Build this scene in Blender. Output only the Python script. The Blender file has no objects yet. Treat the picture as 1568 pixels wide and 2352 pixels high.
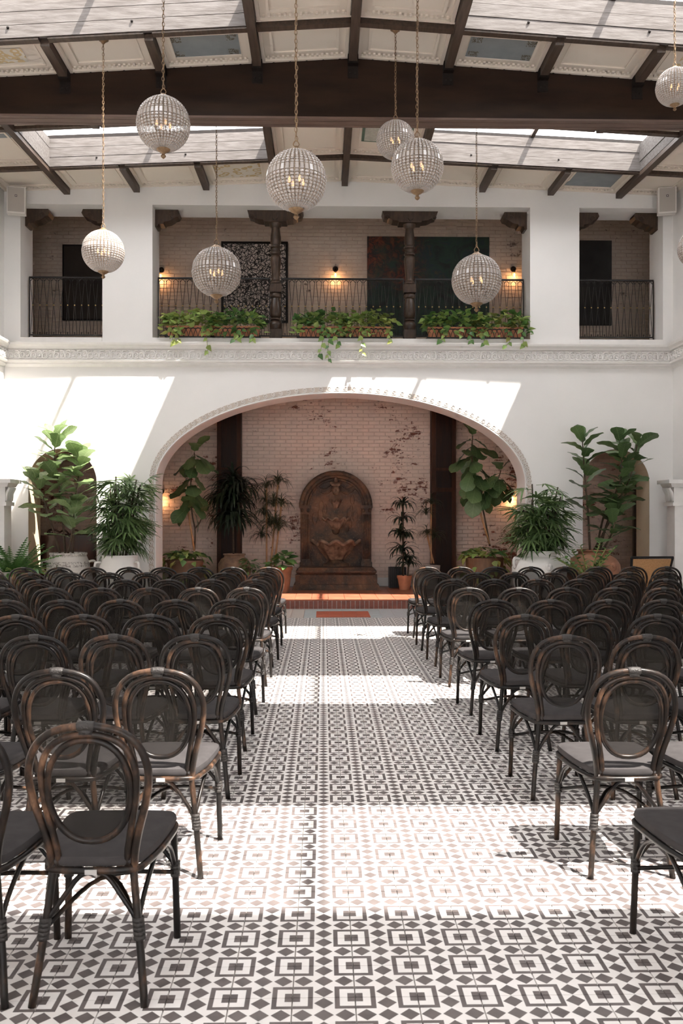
import bpy, math, random
from mathutils import Vector, Matrix
random.seed(7)
R = random.Random(11)
SC = bpy.context.scene
COL = SC.collection
PI = math.pi

# ------------------------------------------------------------------ camera, light, exposure
F_PX, HOR, VPX, CAM_H = 2043.0, 1185.0, 742.0, 1.54
YAW = math.atan((784.0 - VPX) / F_PX)
cam_d = bpy.data.cameras.new('camera')
cam = bpy.data.objects.new('camera', cam_d)
COL.objects.link(cam)
cam.location = (0, 0, CAM_H)
cam.rotation_euler = (PI / 2, 0, -YAW)
cam_d.sensor_fit = 'VERTICAL'
cam_d.sensor_height = 36.0
cam_d.lens = F_PX / 2352.0 * 36.0
cam_d.shift_y = (HOR - 1176.0) / 2352.0
cam_d.clip_end = 200
cam_d.dof.use_dof = True
cam_d.dof.focus_distance = 8.5
cam_d.dof.aperture_fstop = 8.0
SC.camera = cam

SUN_DX, SUN_DY = -0.45, 0.365          # metres travelled sideways / inwards for each metre the light drops
w = bpy.data.worlds.new('sky')
SC.world = w
w.use_nodes = True
bg = w.node_tree.nodes['Background']
bg.inputs['Color'].default_value = (0.97, 0.98, 1.0, 1)
bg.inputs['Strength'].default_value = 3.4
sun_d = bpy.data.lights.new('sun', 'SUN')
sun = bpy.data.objects.new('sun', sun_d)
COL.objects.link(sun)
sun_d.energy = 9.5
sun_d.color = (1.0, 0.95, 0.88)
sun_d.angle = math.radians(0.6)
sun.rotation_euler = Vector((SUN_DX, SUN_DY, -1)).to_track_quat('-Z', 'Y').to_euler()

vs = SC.view_settings
vs.view_transform = 'Standard'
vs.look = 'None'
vs.exposure = 1.25
vs.gamma = 1.0
vs.use_curve_mapping = False
cy = SC.cycles
cy.max_bounces = 5
cy.diffuse_bounces = 4
cy.glossy_bounces = 2
cy.transmission_bounces = 2
cy.transparent_max_bounces = 8
cy.caustics_reflective = False
cy.caustics_refractive = False
cy.sample_clamp_indirect = 4.0
cy.use_adaptive_sampling = True
cy.adaptive_threshold = 0.1
cy.adaptive_min_samples = 16
cy.use_light_tree = False
cy.use_denoising = True

# ------------------------------------------------------------------ measuring helpers (photo pixel -> metres at a known distance)
FW = Vector((math.sin(YAW), math.cos(YAW), 0))
RT = Vector((math.cos(YAW), -math.sin(YAW), 0))
def P(px, py, Y):
    d = FW + RT * ((px - 784.0) / F_PX) + Vector((0, 0, 1)) * ((HOR - py) / F_PX)
    return Vector((0, 0, CAM_H)) + d * (Y / d.y)
def PX(px, Y): return P(px, HOR, Y).x
def PZ(py, Y): return CAM_H + (HOR - py) / F_PX * Y
def to_px(v):
    r = Vector(v) - Vector((0, 0, CAM_H))
    dep = r.dot(FW)
    return 784 + r.dot(RT) / dep * F_PX, HOR - r.z / dep * F_PX

# ------------------------------------------------------------------ mesh helpers
class MB:
    def __init__(s): s.v = []; s.f = []
    def quad(s, a, b, c, d):
        i = len(s.v); s.v += [tuple(a), tuple(b), tuple(c), tuple(d)]; s.f.append((i, i+1, i+2, i+3)); return s
    def box(s, x0, x1, y0, y1, z0, z1):
        i = len(s.v)
        s.v += [(x0,y0,z0),(x1,y0,z0),(x1,y1,z0),(x0,y1,z0),(x0,y0,z1),(x1,y0,z1),(x1,y1,z1),(x0,y1,z1)]
        for q in ((0,3,2,1),(4,5,6,7),(0,1,5,4),(1,2,6,5),(2,3,7,6),(3,0,4,7)): s.f.append(tuple(i+k for k in q))
        return s
    def frus(s, x0, x1, y0, y1, z0, z1, t):            # box with the top pulled in (t > 0) or out by t
        i = len(s.v)
        s.v += [(x0,y0,z0),(x1,y0,z0),(x1,y1,z0),(x0,y1,z0),(x0+t,y0+t,z1),(x1-t,y0+t,z1),(x1-t,y1-t,z1),(x0+t,y1-t,z1)]
        for q in ((0,3,2,1),(4,5,6,7),(0,1,5,4),(1,2,6,5),(2,3,7,6),(3,0,4,7)): s.f.append(tuple(i+k for k in q))
        return s
    def bar(s, a, b, wx, wz):                           # straight bar, rectangular section
        a, b = Vector(a), Vector(b); d = (b - a).normalized()
        up = Vector((0,0,1)) if abs(d.z) < .95 else Vector((0,1,0))
        r = d.cross(up).normalized() * wx / 2; u = r.cross(d).normalized() * wz / 2
        i = len(s.v)
        for p in (a, b):
            for sx, sz in ((-1,-1),(1,-1),(1,1),(-1,1)): s.v.append(tuple(p + r*sx + u*sz))
        for q in ((0,3,2,1),(4,5,6,7),(0,1,5,4),(1,2,6,5),(2,3,7,6),(3,0,4,7)): s.f.append(tuple(i+k for k in q))
        return s
    def tube(s, pts, r, n=8, closed=False):
        pts = [Vector(p) for p in pts]; m = len(pts)
        rs = r if isinstance(r, (list, tuple)) else [r] * m
        base = len(s.v); nrm = None
        for i, p in enumerate(pts):
            if closed: t = pts[(i+1) % m] - pts[i-1]
            else: t = pts[min(i+1, m-1)] - pts[max(i-1, 0)]
            t = t.normalized() if t.length > 1e-9 else Vector((0,0,1))
            if nrm is None:
                h = Vector((0,0,1)) if abs(t.z) < .9 else Vector((1,0,0))
                nrm = (h - t * h.dot(t)).normalized()
            else:
                nrm = nrm - t * nrm.dot(t)
                nrm = nrm.normalized() if nrm.length > 1e-6 else Vector((1,0,0))
            bi = t.cross(nrm)
            for k in range(n):
                a = 2*PI*k/n
                s.v.append(tuple(p + (nrm*math.cos(a) + bi*math.sin(a)) * rs[i]))
        for i in range(m if closed else m-1):
            a0 = base + i*n; b0 = base + ((i+1) % m)*n
            for k in range(n):
                k2 = (k+1) % n
                s.f.append((a0+k, a0+k2, b0+k2, b0+k))
        if not closed:
            s.f.append(tuple(base + k for k in reversed(range(n))))
            s.f.append(tuple(base + (m-1)*n + k for k in range(n)))
        return s
    def lathe(s, prof, n=24, c=(0,0,0), a0=0.0, a1=2*PI, fn=None):
        full = abs(a1 - a0 - 2*PI) < 1e-6; cols = n if full else n + 1
        base = len(s.v)
        for j, (r, z) in enumerate(prof):
            for k in range(cols):
                a = a0 + (a1-a0)*k/n
                rr, zz = (r, z) if fn is None else fn(r, z, a, j)
                s.v.append((c[0]+rr*math.cos(a), c[1]+rr*math.sin(a), c[2]+zz))
        for j in range(len(prof)-1):
            for k in range(n):
                k2 = (k+1) % cols
                s.f.append((base+j*cols+k, base+j*cols+k2, base+(j+1)*cols+k2, base+(j+1)*cols+k))
        return s
    def prism(s, out, y0, y1):                          # outline of (x, z), counter-clockwise seen from -Y
        n = len(out); i = len(s.v)
        s.v += [(x, y0, z) for x, z in out] + [(x, y1, z) for x, z in out]
        s.f.append(tuple(range(i, i+n))); s.f.append(tuple(i+n+k for k in reversed(range(n))))
        for k in range(n):
            k2 = (k+1) % n
            s.f.append((i+k2, i+k, i+n+k, i+n+k2))
        return s
    def ball(s, c, rx, ry, rz, n=10, m=6):
        return s.lathe([(math.sin(PI*j/m)+1e-4, -math.cos(PI*j/m)) for j in range(m+1)], n, (0,0,0)) if False else s._ball(c, rx, ry, rz, n, m)
    def _ball(s, c, rx, ry, rz, n, m):
        base = len(s.v)
        for j in range(m+1):
            for k in range(n):
                a = 2*PI*k/n; t = PI*j/m
                s.v.append((c[0]+rx*math.sin(t)*math.cos(a), c[1]+ry*math.sin(t)*math.sin(a), c[2]-rz*math.cos(t)))
        for j in range(m):
            for k in range(n):
                k2 = (k+1) % n
                s.f.append((base+j*n+k, base+j*n+k2, base+(j+1)*n+k2, base+(j+1)*n+k))
        return s
    def grid(s, nu, nv, fn):
        base = len(s.v)
        for i in range(nu+1):
            for j in range(nv+1): s.v.append(tuple(fn(i/nu, j/nv)))
        for i in range(nu):
            for j in range(nv):
                a = base + i*(nv+1) + j
                s.f.append((a, a+nv+1, a+nv+2, a+1))
        return s
    def add(s, o, M):
        i = len(s.v); s.v += [tuple(M @ Vector(v)) for v in o.v]; s.f += [tuple(i+k for k in f) for f in o.f]; return s
    def mesh(s, name, mat, smooth=False):
        me = bpy.data.meshes.new(name)
        me.from_pydata(s.v, [], s.f)
        me.materials.append(mat)
        if smooth:
            me.polygons.foreach_set('use_smooth', [True]*len(me.polygons))
            if smooth == 'auto':
                try: me.set_sharp_from_angle(angle=math.radians(40))
                except Exception: pass
        me.update()
        return me

def crv(pts, k=5, closed=False):                        # smooth path through the points
    pts = [Vector(p) for p in pts]; m = len(pts); out = []
    for i in range(m if closed else m-1):
        if closed: a, b, c, d = pts[i-1], pts[i], pts[(i+1) % m], pts[(i+2) % m]
        else: a, b, c, d = pts[max(i-1,0)], pts[i], pts[i+1], pts[min(i+2,m-1)]
        for j in range(k):
            t = j/k
            out.append(.5*((2*b)+(c-a)*t+(2*a-5*b+4*c-d)*t*t+(3*b-a-3*c+d)*t*t*t))
    if not closed: out.append(pts[-1])
    return out

def put(name, mesh, parent=None, M=None, loc=None, kind=None):
    o = bpy.data.objects.new(name, mesh); COL.objects.link(o)
    if parent is not None: o.parent = parent
    if M is not None: o.matrix_basis = M
    if loc is not None: o.location = loc
    if kind: o['kind'] = kind
    return o
def part(name, mb, mat, parent=None, smooth=False, loc=None, kind=None):
    return put(name, mb.mesh(name, mat, smooth), parent, None, loc, kind)
def tag(o, label, cat, group=None, kind=None):
    o['label'] = label; o['category'] = cat
    if group: o['group'] = group
    if kind: o['kind'] = kind
    return o
def thing(name, label, cat, loc=(0,0,0), rz=0.0, group=None, kind=None, scale=1.0):
    o = bpy.data.objects.new(name, None); COL.objects.link(o)
    o.location = loc; o.rotation_euler = (0,0,rz); o.empty_display_size = .1
    if scale != 1.0: o.scale = (scale,)*3
    return tag(o, label, cat, group, kind)

# ------------------------------------------------------------------ materials
def newmat(name):
    m = bpy.data.materials.new(name); m.use_nodes = True
    nt = m.node_tree
    return m, nt, nt.nodes['Principled BSDF']
class NX:
    def __init__(s, nt): s.nt = nt
    def n(s, t, **kw):
        o = s.nt.nodes.new(t)
        for k, v in kw.items(): setattr(o, k, v)
        return o
    def l(s, a, b): s.nt.links.new(a, b)
    def m(s, op, a, b=None, c=None):
        o = s.n('ShaderNodeMath', operation=op)
        for i, x in enumerate((a, b, c)):
            if x is None: continue
            if isinstance(x, (int, float)): o.inputs[i].default_value = x
            else: s.l(x, o.inputs[i])
        return o.outputs[0]
    def noise(s, vec, scale, detail=3, rough=.55, dist=0.0):
        o = s.n('ShaderNodeTexNoise'); o.inputs['Scale'].default_value = scale
        o.inputs['Detail'].default_value = detail; o.inputs['Roughness'].default_value = rough
        o.inputs['Distortion'].default_value = dist
        if vec is not None: s.l(vec, o.inputs['Vector'])
        return o.outputs['Fac']
    def ramp(s, fac, stops):
        o = s.n('ShaderNodeValToRGB'); e = o.color_ramp.elements
        while len(e) < len(stops): e.new(.5)
        for el, (p, c) in zip(e, stops):
            el.position = p; el.color = (c[0], c[1], c[2], 1) if not isinstance(c, (int, float)) else (c, c, c, 1)
        s.l(fac, o.inputs[0]); return o.outputs[0]
    def mix(s, fac, a, b):
        o = s.n('ShaderNodeMix', data_type='RGBA')
        for i, x in ((0, fac), (6, a), (7, b)):
            if isinstance(x, (int, float)): o.inputs[i].default_value = x
            elif isinstance(x, tuple): o.inputs[i].default_value = (*x, 1)
            else: s.l(x, o.inputs[i])
        return o.outputs[2]
    def bump(s, h, bsdf, strength=.3, dist=.01):
        o = s.n('ShaderNodeBump'); o.inputs['Strength'].default_value = strength; o.inputs['Distance'].default_value = dist
        s.l(h, o.inputs['Height']); s.l(o.outputs[0], bsdf.inputs['Normal'])
    def pos(s): return s.n('ShaderNodeNewGeometry').outputs['Position']
    def obj(s): return s.n('ShaderNodeTexCoord').outputs['Object']
    def scl(s, vec, sx, sy, sz):
        o = s.n('ShaderNodeMapping'); o.inputs['Scale'].default_value = (sx, sy, sz); s.l(vec, o.inputs[0]); return o.outputs[0]

def simple(name, col, rough=.6, metal=0.0, var=.0, scale=6.0, bump=0.0, bscale=60.0, local=False, stretch=None, col2=None, spec=None):
    m, nt, b = newmat(name); x = NX(nt)
    b.inputs['Roughness'].default_value = rough; b.inputs['Metallic'].default_value = metal
    if spec is not None: b.inputs['Specular IOR Level'].default_value = spec
    vec = x.obj() if local else x.pos()
    if stretch: vec = x.scl(vec, *stretch)
    if var or col2:
        c2 = col2 if col2 else tuple(max(0, c*(1-var)) for c in col)
        x.l(x.ramp(x.noise(vec, scale, 4), [(.35, c2), (.65, col)]), b.inputs['Base Color'])
    else: b.inputs['Base Color'].default_value = (*col, 1)
    if bump: x.bump(x.noise(vec, bscale, 3), b, bump, .01)
    return m

M = {}
M['plaster'] = simple('white plaster', (.80,.775,.75), .75, var=.03, scale=1.5, bump=.12, bscale=7)
M['ceilwhite'] = simple('ceiling paint', (.77,.69,.60), .8, var=.03, scale=1.2)
M['trimwhite'] = simple('moulding paint', (.80,.77,.74), .6, var=.05, scale=8)
M['stencil'] = simple('stencilled band', (.56,.48,.42), .8, var=.15, scale=12)
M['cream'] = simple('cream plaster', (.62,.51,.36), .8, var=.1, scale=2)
M['mortar'] = simple('mortar', (.40,.36,.33), .9, var=.2, scale=20)
M['beam'] = simple('dark beam', (.030,.016,.010), .6, col2=(.018,.010,.007), spec=.15, scale=3, stretch=(.4,2,2), bump=.1, bscale=20)
M['beam_bounce'] = simple('bounce lit underside', (.135,.082,.062), .6, var=.3, scale=3, stretch=(.4,2,2))  # dark girder's lower face, floor bounce painted in as lighter brown
M['purlin'] = simple('stained purlin', (.085,.055,.038), .55, col2=(.045,.029,.02), scale=6, stretch=(5,.5,5), bump=.15, bscale=30)
M['iron'] = simple('black iron', (.012,.010,.009), .45)
M['hanger'] = simple('dark steel', (.016,.011,.009), .6, spec=.2, var=.4, scale=30)
M['oldwood'] = simple('weathered whitewashed boards', (.125,.110,.102), .85, col2=(.075,.062,.055), scale=4, stretch=(1,6,9), bump=.25, bscale=14)
M['darkwood'] = simple('carved dark wood', (.075,.047,.032), .36, spec=.4, col2=(.034,.021,.014), scale=7, stretch=(4,4,1), bump=.1, bscale=25)
M['panelwood'] = simple('stained panelling', (.075,.030,.016), .55, spec=.15, col2=(.04,.018,.011), scale=5, stretch=(5,5,.6))
M['panelwood_in'] = simple('panel field', (.028,.013,.009), .5, spec=.15, col2=(.018,.010,.008), scale=5, stretch=(5,5,.6))
M['brass'] = simple('aged brass', (.30,.19,.105), .5, .6, var=.3, scale=40)
M['gold'] = simple('brass bead', (.75,.52,.2), .3, .9)
M['terracotta'] = simple('terracotta', (.58,.235,.125), .75, col2=(.47,.18,.095), scale=8)
M['potclay'] = simple('weathered clay', (.33,.21,.13), .85, col2=(.18,.11,.075), scale=9, bump=.3, bscale=30)
M['potbrown'] = simple('brown clay', (.19,.11,.065), .8, col2=(.12,.07,.045), scale=6)
M['potwhite'] = simple('white glazed jar', (.72,.69,.66), .5, var=.06, scale=5)
M['urnclay'] = simple('terracotta urn', (.42,.20,.12), .75, col2=(.30,.14,.085), scale=5, bump=.15, bscale=20)
M['concrete'] = simple('pale concrete', (.42,.38,.35), .8, var=.15, scale=8)
M['soil'] = simple('potting soil', (.03,.02,.015), .95, var=.4, scale=40)
M['black'] = simple('black lacquer', (.010,.008,.008), .4, spec=.25)
M['speaker'] = simple('speaker cabinet', (.72,.68,.64), .5)
M['grille'] = simple('speaker cloth', (.44,.40,.36), .85, bump=.2, bscale=400)
M['badge'] = simple('speaker badge', (.05,.04,.04), .4)
M['cane'] = simple('woven cane', (.52,.28,.12), .6, col2=(.40,.20,.08), scale=60, bump=.4, bscale=220)
M['bamboo'] = simple('bamboo stake', (.50,.28,.13), .55, col2=(.38,.2,.09), scale=8)
M['bark'] = simple('plant stem', (.10,.065,.04), .85, col2=(.06,.04,.025), scale=20, bump=.3, bscale=60)
M['caneStem'] = simple('palm cane', (.075,.05,.028), .8, col2=(.035,.03,.02), scale=25)
M['vine'] = simple('vine stem', (.22,.24,.06), .6)
M['white_tag'] = simple('white label', (.40,.38,.36), .7)
M['red_tile'] = simple('red quarry tile', (.40,.10,.055), .55, col2=(.33,.08,.045), scale=8)
M['redpaver'] = simple('terracotta paver', (.40,.135,.075), .35, col2=(.30,.09,.05), scale=3, spec=.4)
M['stepbrick'] = simple('step brick', (.24,.075,.05), .75, col2=(.15,.05,.036), scale=14, bump=.4, bscale=50)
M['cabinet'] = simple('mahogany cabinet', (.06,.022,.014), .25, col2=(.035,.013,.009), scale=4, stretch=(3,3,1))
M['curtain'] = simple('grey brown door', (.12,.10,.09), .7)
M['woodplanter'] = simple('wooden tub', (.22,.12,.065), .6, col2=(.15,.08,.045), scale=5, stretch=(5,5,1))
M['blue'] = simple('blue grey ceiling paint', (.235,.255,.265), .8, var=.12, scale=5)
M['green_line'] = simple('green painted line', (.10,.15,.11), .8)
M['sage'] = simple('sponged panel', (.50,.49,.43), .8, var=.2, scale=25)

def emis(name, col, strength):
    m, nt, b = newmat(name)
    b.inputs['Base Color'].default_value = (*col, 1)
    b.inputs['Emission Color'].default_value = (*col, 1); b.inputs['Emission Strength'].default_value = strength
    try: m.cycles.emission_sampling = 'NONE'
    except Exception: pass
    return m
M['filament'] = emis('glowing filament', (1.0,.50,.18), 30)
M['flame'] = emis('candle bulb', (1.0,.50,.20), 1.9)

def see_through(name, col, fac, rough=.2, metal=0.0, tint=(1,1,1), spec=.5):
    m, nt, b = newmat(name); x = NX(nt)
    b.inputs['Base Color'].default_value = (*col, 1); b.inputs['Roughness'].default_value = rough
    b.inputs['Metallic'].default_value = metal; b.inputs['Specular IOR Level'].default_value = spec
    t = x.n('ShaderNodeBsdfTransparent'); t.inputs[0].default_value = (*tint, 1)
    mx = x.n('ShaderNodeMixShader'); mx.inputs[0].default_value = fac
    x.l(t.outputs[0], mx.inputs[1]); x.l(b.outputs[0], mx.inputs[2])
    x.l(mx.outputs[0], nt.nodes['Material Output'].inputs['Surface'])
    return m
M['crystal'] = see_through('crystal bead', (.60,.55,.52), .66, .10, spec=1.0)
M['cage'] = simple('cage wire', (.36,.27,.20), .45, .6)
M['bulbglass'] = see_through('bulb glass', (1,.7,.4), .12, .05)
M['pane'] = see_through('skylight glass', (.9,.95,1), .06, .03)
M['netting'] = see_through('woven back mesh', (.020,.017,.014), .74, .8, spec=.1)

# patterned cement tiles: flat print on 20 cm tiles
TX, TY, TS = .102, 2.845, .2
def tile_print():
    m, nt, b = newmat('printed cement tile'); x = NX(nt)
    p = x.pos(); sp = x.n('ShaderNodeSeparateXYZ'); x.l(p, sp.inputs[0])
    def fold(o, off):
        t = x.m('MULTIPLY', x.m('SUBTRACT', o, off), 1/TS)
        return x.m('ABSOLUTE', x.m('SUBTRACT', x.m('FRACT', x.m('ADD', t, .5)), .5))
    a, c = fold(sp.outputs[0], TX - 20*TS), fold(sp.outputs[1], TY - 60*TS)
    mx = x.m('MAXIMUM', a, c)
    ctr = x.m('LESS_THAN', mx, .123)
    ring = x.m('MULTIPLY', x.m('GREATER_THAN', mx, .247), x.m('LESS_THAN', mx, .327))
    def dia(ca, cc): return x.m('LESS_THAN', x.m('ADD', x.m('ABSOLUTE', x.m('SUBTRACT', a, ca)), x.m('ABSOLUTE', x.m('SUBTRACT', c, cc))), .156)
    s = ctr
    for o in (ring, dia(1/6, .5), dia(.5, 1/6), dia(.5, .5)): s = x.m('MAXIMUM', s, o)
    light = x.ramp(x.noise(p, 3.0, 3), [(.3, (.71,.67,.64)), (.7, (.80,.765,.74))])
    dark = x.ramp(x.noise(p, 9.0, 4), [(.3, (.095,.078,.075)), (.7, (.15,.125,.118))])
    x.l(x.mix(s, light, dark), b.inputs['Base Color'])
    b.inputs['Roughness'].default_value = .42
    return m
M['tile'] = tile_print()
def border_print(name, c1, c2, c3):
    m, nt, b = newmat(name); x = NX(nt)
    p = x.pos(); sp = x.n('ShaderNodeSeparateXYZ'); x.l(p, sp.inputs[0])
    def fold(o, off): return x.m('ABSOLUTE', x.m('SUBTRACT', x.m('FRACT', x.m('ADD', x.m('MULTIPLY', x.m('SUBTRACT', o, off), 1/TS), .5)), .5))
    a, c = fold(sp.outputs[0], TX - 4), fold(sp.outputs[1], 3.4)
    d = x.m('ADD', a, c)
    star = x.m('LESS_THAN', x.m('ABSOLUTE', x.m('SUBTRACT', d, .5)), .045)
    dot = x.m('LESS_THAN', d, .16)
    col = x.mix(star, x.mix(dot, c1, c3), c2)
    x.l(col, b.inputs['Base Color']); b.inputs['Roughness'].default_value = .5
    return m
M['border_a'] = border_print('beige border tile', (.52,.46,.41), (.40,.34,.31), (.42,.27,.23))
M['border_b'] = border_print('blue grey border tile', (.42,.42,.43), (.26,.25,.26), (.50,.47,.45))
M['border_c'] = simple('plain blue grey tile', (.40,.43,.43), .5, var=.1)

def brick_mat(name, paint, red, thr):
    m, nt, b = newmat(name); x = NX(nt); p = x.pos()
    big = x.noise(p, 1.1, 3); fine = x.noise(p, 16, 5, .65, .4); patch = x.noise(x.scl(p, 5, 5, 14), 1.0, 2)
    wear = x.m('ADD', x.m('ADD', x.m('MULTIPLY', big, .55), x.m('MULTIPLY', fine, .30)), x.m('MULTIPLY', patch, .30))
    k = x.ramp(wear, [(thr, 0.0), (thr+.035, 1.0)])
    pc = x.ramp(x.noise(p, 5, 4), [(.3, tuple(c*.86 for c in paint)), (.7, paint)])
    rc = x.ramp(x.noise(p, 9, 2), [(.3, tuple(c*.5 for c in red)), (.7, red)])
    x.l(x.mix(k, pc, rc), b.inputs['Base Color']); b.inputs['Roughness'].default_value = .8
    x.bump(fine, b, .25, .01)
    return m
M['brick_low'] = brick_mat('worn whitewashed brick', (.84,.68,.585), (.26,.095,.06), .645)
M['brick_up'] = brick_mat('dimmed whitewashed brick', (.66,.55,.46), (.28,.20,.16), .70)  # balcony's dim warm light worked into a greyer paint colour
M['joint'] = simple('painted joint', (.68,.55,.47), .9)

def rattan():
    m, nt, b = newmat('stained rattan cane'); x = NX(nt); p = x.obj()
    oi = x.n('ShaderNodeObjectInfo').outputs['Random']
    n1 = x.noise(x.scl(p, 1, 1, .5), 14, 4, .6)
    f = x.m('ADD', n1, x.m('MULTIPLY', x.m('SUBTRACT', oi, .5), .16))
    x.l(x.ramp(f, [(.40, (.006,.0045,.004)), (.55, (.017,.011,.008)), (.68, (.085,.045,.027)), (.82, (.24,.135,.08))]), b.inputs['Base Color'])
    b.inputs['Roughness'].default_value = .36; b.inputs['Specular IOR Level'].default_value = .25
    return m
M['rattan'] = rattan()
M['binding'] = simple('dark binding', (.018,.014,.012), .5, local=True, bump=.5, bscale=150)
M['seatcloth'] = simple('charcoal seat cloth', (.052,.047,.047), .9, spec=.1, var=.2, scale=20, bump=.2, bscale=500)

def leafmat(name, c1, c2, rough=.35, tr=.25, vein=None):
    m, nt, b = newmat(name); x = NX(nt)
    oi = x.n('ShaderNodeObjectInfo').outputs['Random']
    n1 = x.noise(x.obj(), 5, 3)
    f = x.m('ADD', x.m('MULTIPLY', n1, .6), x.m('MULTIPLY', oi, .45))
    col = x.ramp(f, [(.25, c1), (.75, c2)])
    if vein:
        sp = x.n('ShaderNodeSeparateXYZ'); x.l(x.obj(), sp.inputs[0])
        ax = x.m('ABSOLUTE', sp.outputs[0])
        rib = x.m('LESS_THAN', ax, .011)
        side = x.m('LESS_THAN', x.m('FRACT', x.m('MULTIPLY', x.m('SUBTRACT', sp.outputs[1], x.m('MULTIPLY', ax, .75)), 7.5)), .07)
        col = x.mix(x.m('MULTIPLY', x.m('MAXIMUM', rib, side), .75), col, vein)
    x.l(col, b.inputs['Base Color']); b.inputs['Roughness'].default_value = rough
    t = x.n('ShaderNodeBsdfTranslucent'); x.l(col, t.inputs[0])
    mx = x.n('ShaderNodeMixShader'); mx.inputs[0].default_value = tr
    x.l(b.outputs[0], mx.inputs[1]); x.l(t.outputs[0], mx.inputs[2])
    x.l(mx.outputs[0], nt.nodes['Material Output'].inputs['Surface'])
    return m
M['fig'] = leafmat('fig leaf', (.05,.098,.034), (.125,.20,.075), .32, .18, (.20,.27,.12))
M['figsunlit'] = leafmat('sunlit fig leaf', (.13,.20,.075), (.28,.37,.17), .36, .3, (.42,.48,.28))  # sun sheen on the leaves mixed into this lighter green
M['palm'] = leafmat('palm leaf', (.06,.115,.038), (.165,.25,.09), .38, .24)
M['pothos'] = leafmat('pothos leaf', (.16,.28,.06), (.38,.48,.15), .4, .28)
M['pothosdark'] = leafmat('dark pothos leaf', (.05,.135,.036), (.13,.245,.07), .38, .22)
M['pothosyellow'] = leafmat('yellow green leaf', (.20,.26,.06), (.40,.42,.12), .45, .3)
M['drac'] = leafmat('dark strap leaf', (.010,.020,.010), (.025,.045,.018), .45, .1)
M['drac2'] = leafmat('thin strap leaf', (.03,.045,.02), (.07,.08,.035), .5, .15)
M['fern'] = leafmat('fern leaf', (.04,.12,.025), (.11,.22,.055), .45, .25)

def bw_art():
    m, nt, b = newmat('black line painting'); x = NX(nt); p = x.pos()
    no = x.n('ShaderNodeTexNoise'); no.inputs['Scale'].default_value = 5; x.l(p, no.inputs['Vector'])
    va = x.n('ShaderNodeVectorMath', operation='MULTIPLY_ADD'); x.l(no.outputs['Color'], va.inputs[0]); va.inputs[1].default_value = (.16,.16,.16); x.l(p, va.inputs[2])
    def vor(sc):
        v = x.n('ShaderNodeTexVoronoi', feature='DISTANCE_TO_EDGE'); v.inputs['Scale'].default_value = sc; x.l(va.outputs[0], v.inputs['Vector']); return v.outputs['Distance']
    k = x.m('MAXIMUM', x.m('LESS_THAN', vor(11), .065), x.m('LESS_THAN', vor(19), .07))
    x.l(x.mix(k, (.62,.54,.49), (.012,.010,.010)), b.inputs['Base Color']); b.inputs['Roughness'].default_value = .7
    return m
M['bwart'] = bw_art()
def colour_art():
    m, nt, b = newmat('dark colourful abstract'); x = NX(nt); p = x.pos()
    a = x.noise(x.scl(p, 1, 1, 1.2), 2.2, 6, .6, 1.5); c = x.noise(p, 5.5, 5, .7, 2.0); d = x.noise(p, 1.3, 2)
    col = x.ramp(a, [(.34, (.008,.012,.012)), (.46, (.012,.03,.025)), (.53, (.014,.042,.028)), (.60, (.010,.028,.036)), (.70, (.045,.04,.022))])
    red = x.ramp(c, [(.44, (.012,.010,.008)), (.56, (.14,.024,.009)), (.70, (.20,.085,.03))])
    sp = x.n('ShaderNodeSeparateXYZ'); x.l(p, sp.inputs[0])
    # warm strokes gather in one upper corner of the canvas
    left = x.ramp(x.m('MULTIPLY', x.m('SUBTRACT', 2.25, sp.outputs[0]), .9), [(.1, 0.0), (.6, 1.0)])
    high = x.ramp(x.m('MULTIPLY', x.m('SUBTRACT', sp.outputs[2], 5.85), 1.4), [(.1, 0.0), (.6, 1.0)])
    k = x.m('MULTIPLY', x.m('MULTIPLY', left, high), x.ramp(d, [(.40, 0.0), (.55, 1.0)]))
    fl = x.ramp(x.noise(p, 14, 5, .7, 1), [(.66, 0.0), (.72, 1.0)])
    x.l(x.mix(x.m('MULTIPLY', fl, .6), x.mix(k, col, red), (.17,.19,.15)), b.inputs['Base Color']); b.inputs['Roughness'].default_value = .55
    return m
M['colart'] = colour_art()
M['darkart'] = simple('very dark canvas', (.035,.026,.02), .45, col2=(.015,.011,.009), scale=2)
M['greyart'] = simple('dark grey canvas', (.035,.034,.034), .6, col2=(.012,.012,.013), scale=1.8)
def ornament(name, ground, ink, sc):
    m, nt, b = newmat(name); x = NX(nt); p = x.obj()
    no = x.n('ShaderNodeTexNoise'); no.inputs['Scale'].default_value = 3; x.l(p, no.inputs['Vector'])
    va = x.n('ShaderNodeVectorMath', operation='MULTIPLY_ADD'); x.l(no.outputs['Color'], va.inputs[0]); va.inputs[1].default_value = (.12,.12,.12); x.l(p, va.inputs[2])
    v = x.n('ShaderNodeTexVoronoi', feature='F1'); v.inputs['Scale'].default_value = sc; x.l(va.outputs[0], v.inputs['Vector'])
    k = x.m('LESS_THAN', x.m('ABSOLUTE', x.m('SUBTRACT', v.outputs['Distance'], .38)), .14)
    x.l(x.mix(k, ground, ink), b.inputs['Base Color']); b.inputs['Roughness'].default_value = .8
    return m
M['gildpanel'] = ornament('gilt stencil panel', (.66,.60,.52), (.52,.38,.20), 9)
M['gildcorner'] = ornament('brown stencil corner', (.22,.23,.23), (.10,.085,.06), 26)
M['gildspray'] = ornament('gilt stencil spray', (.70,.65,.57), (.60,.46,.26), 11)
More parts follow.
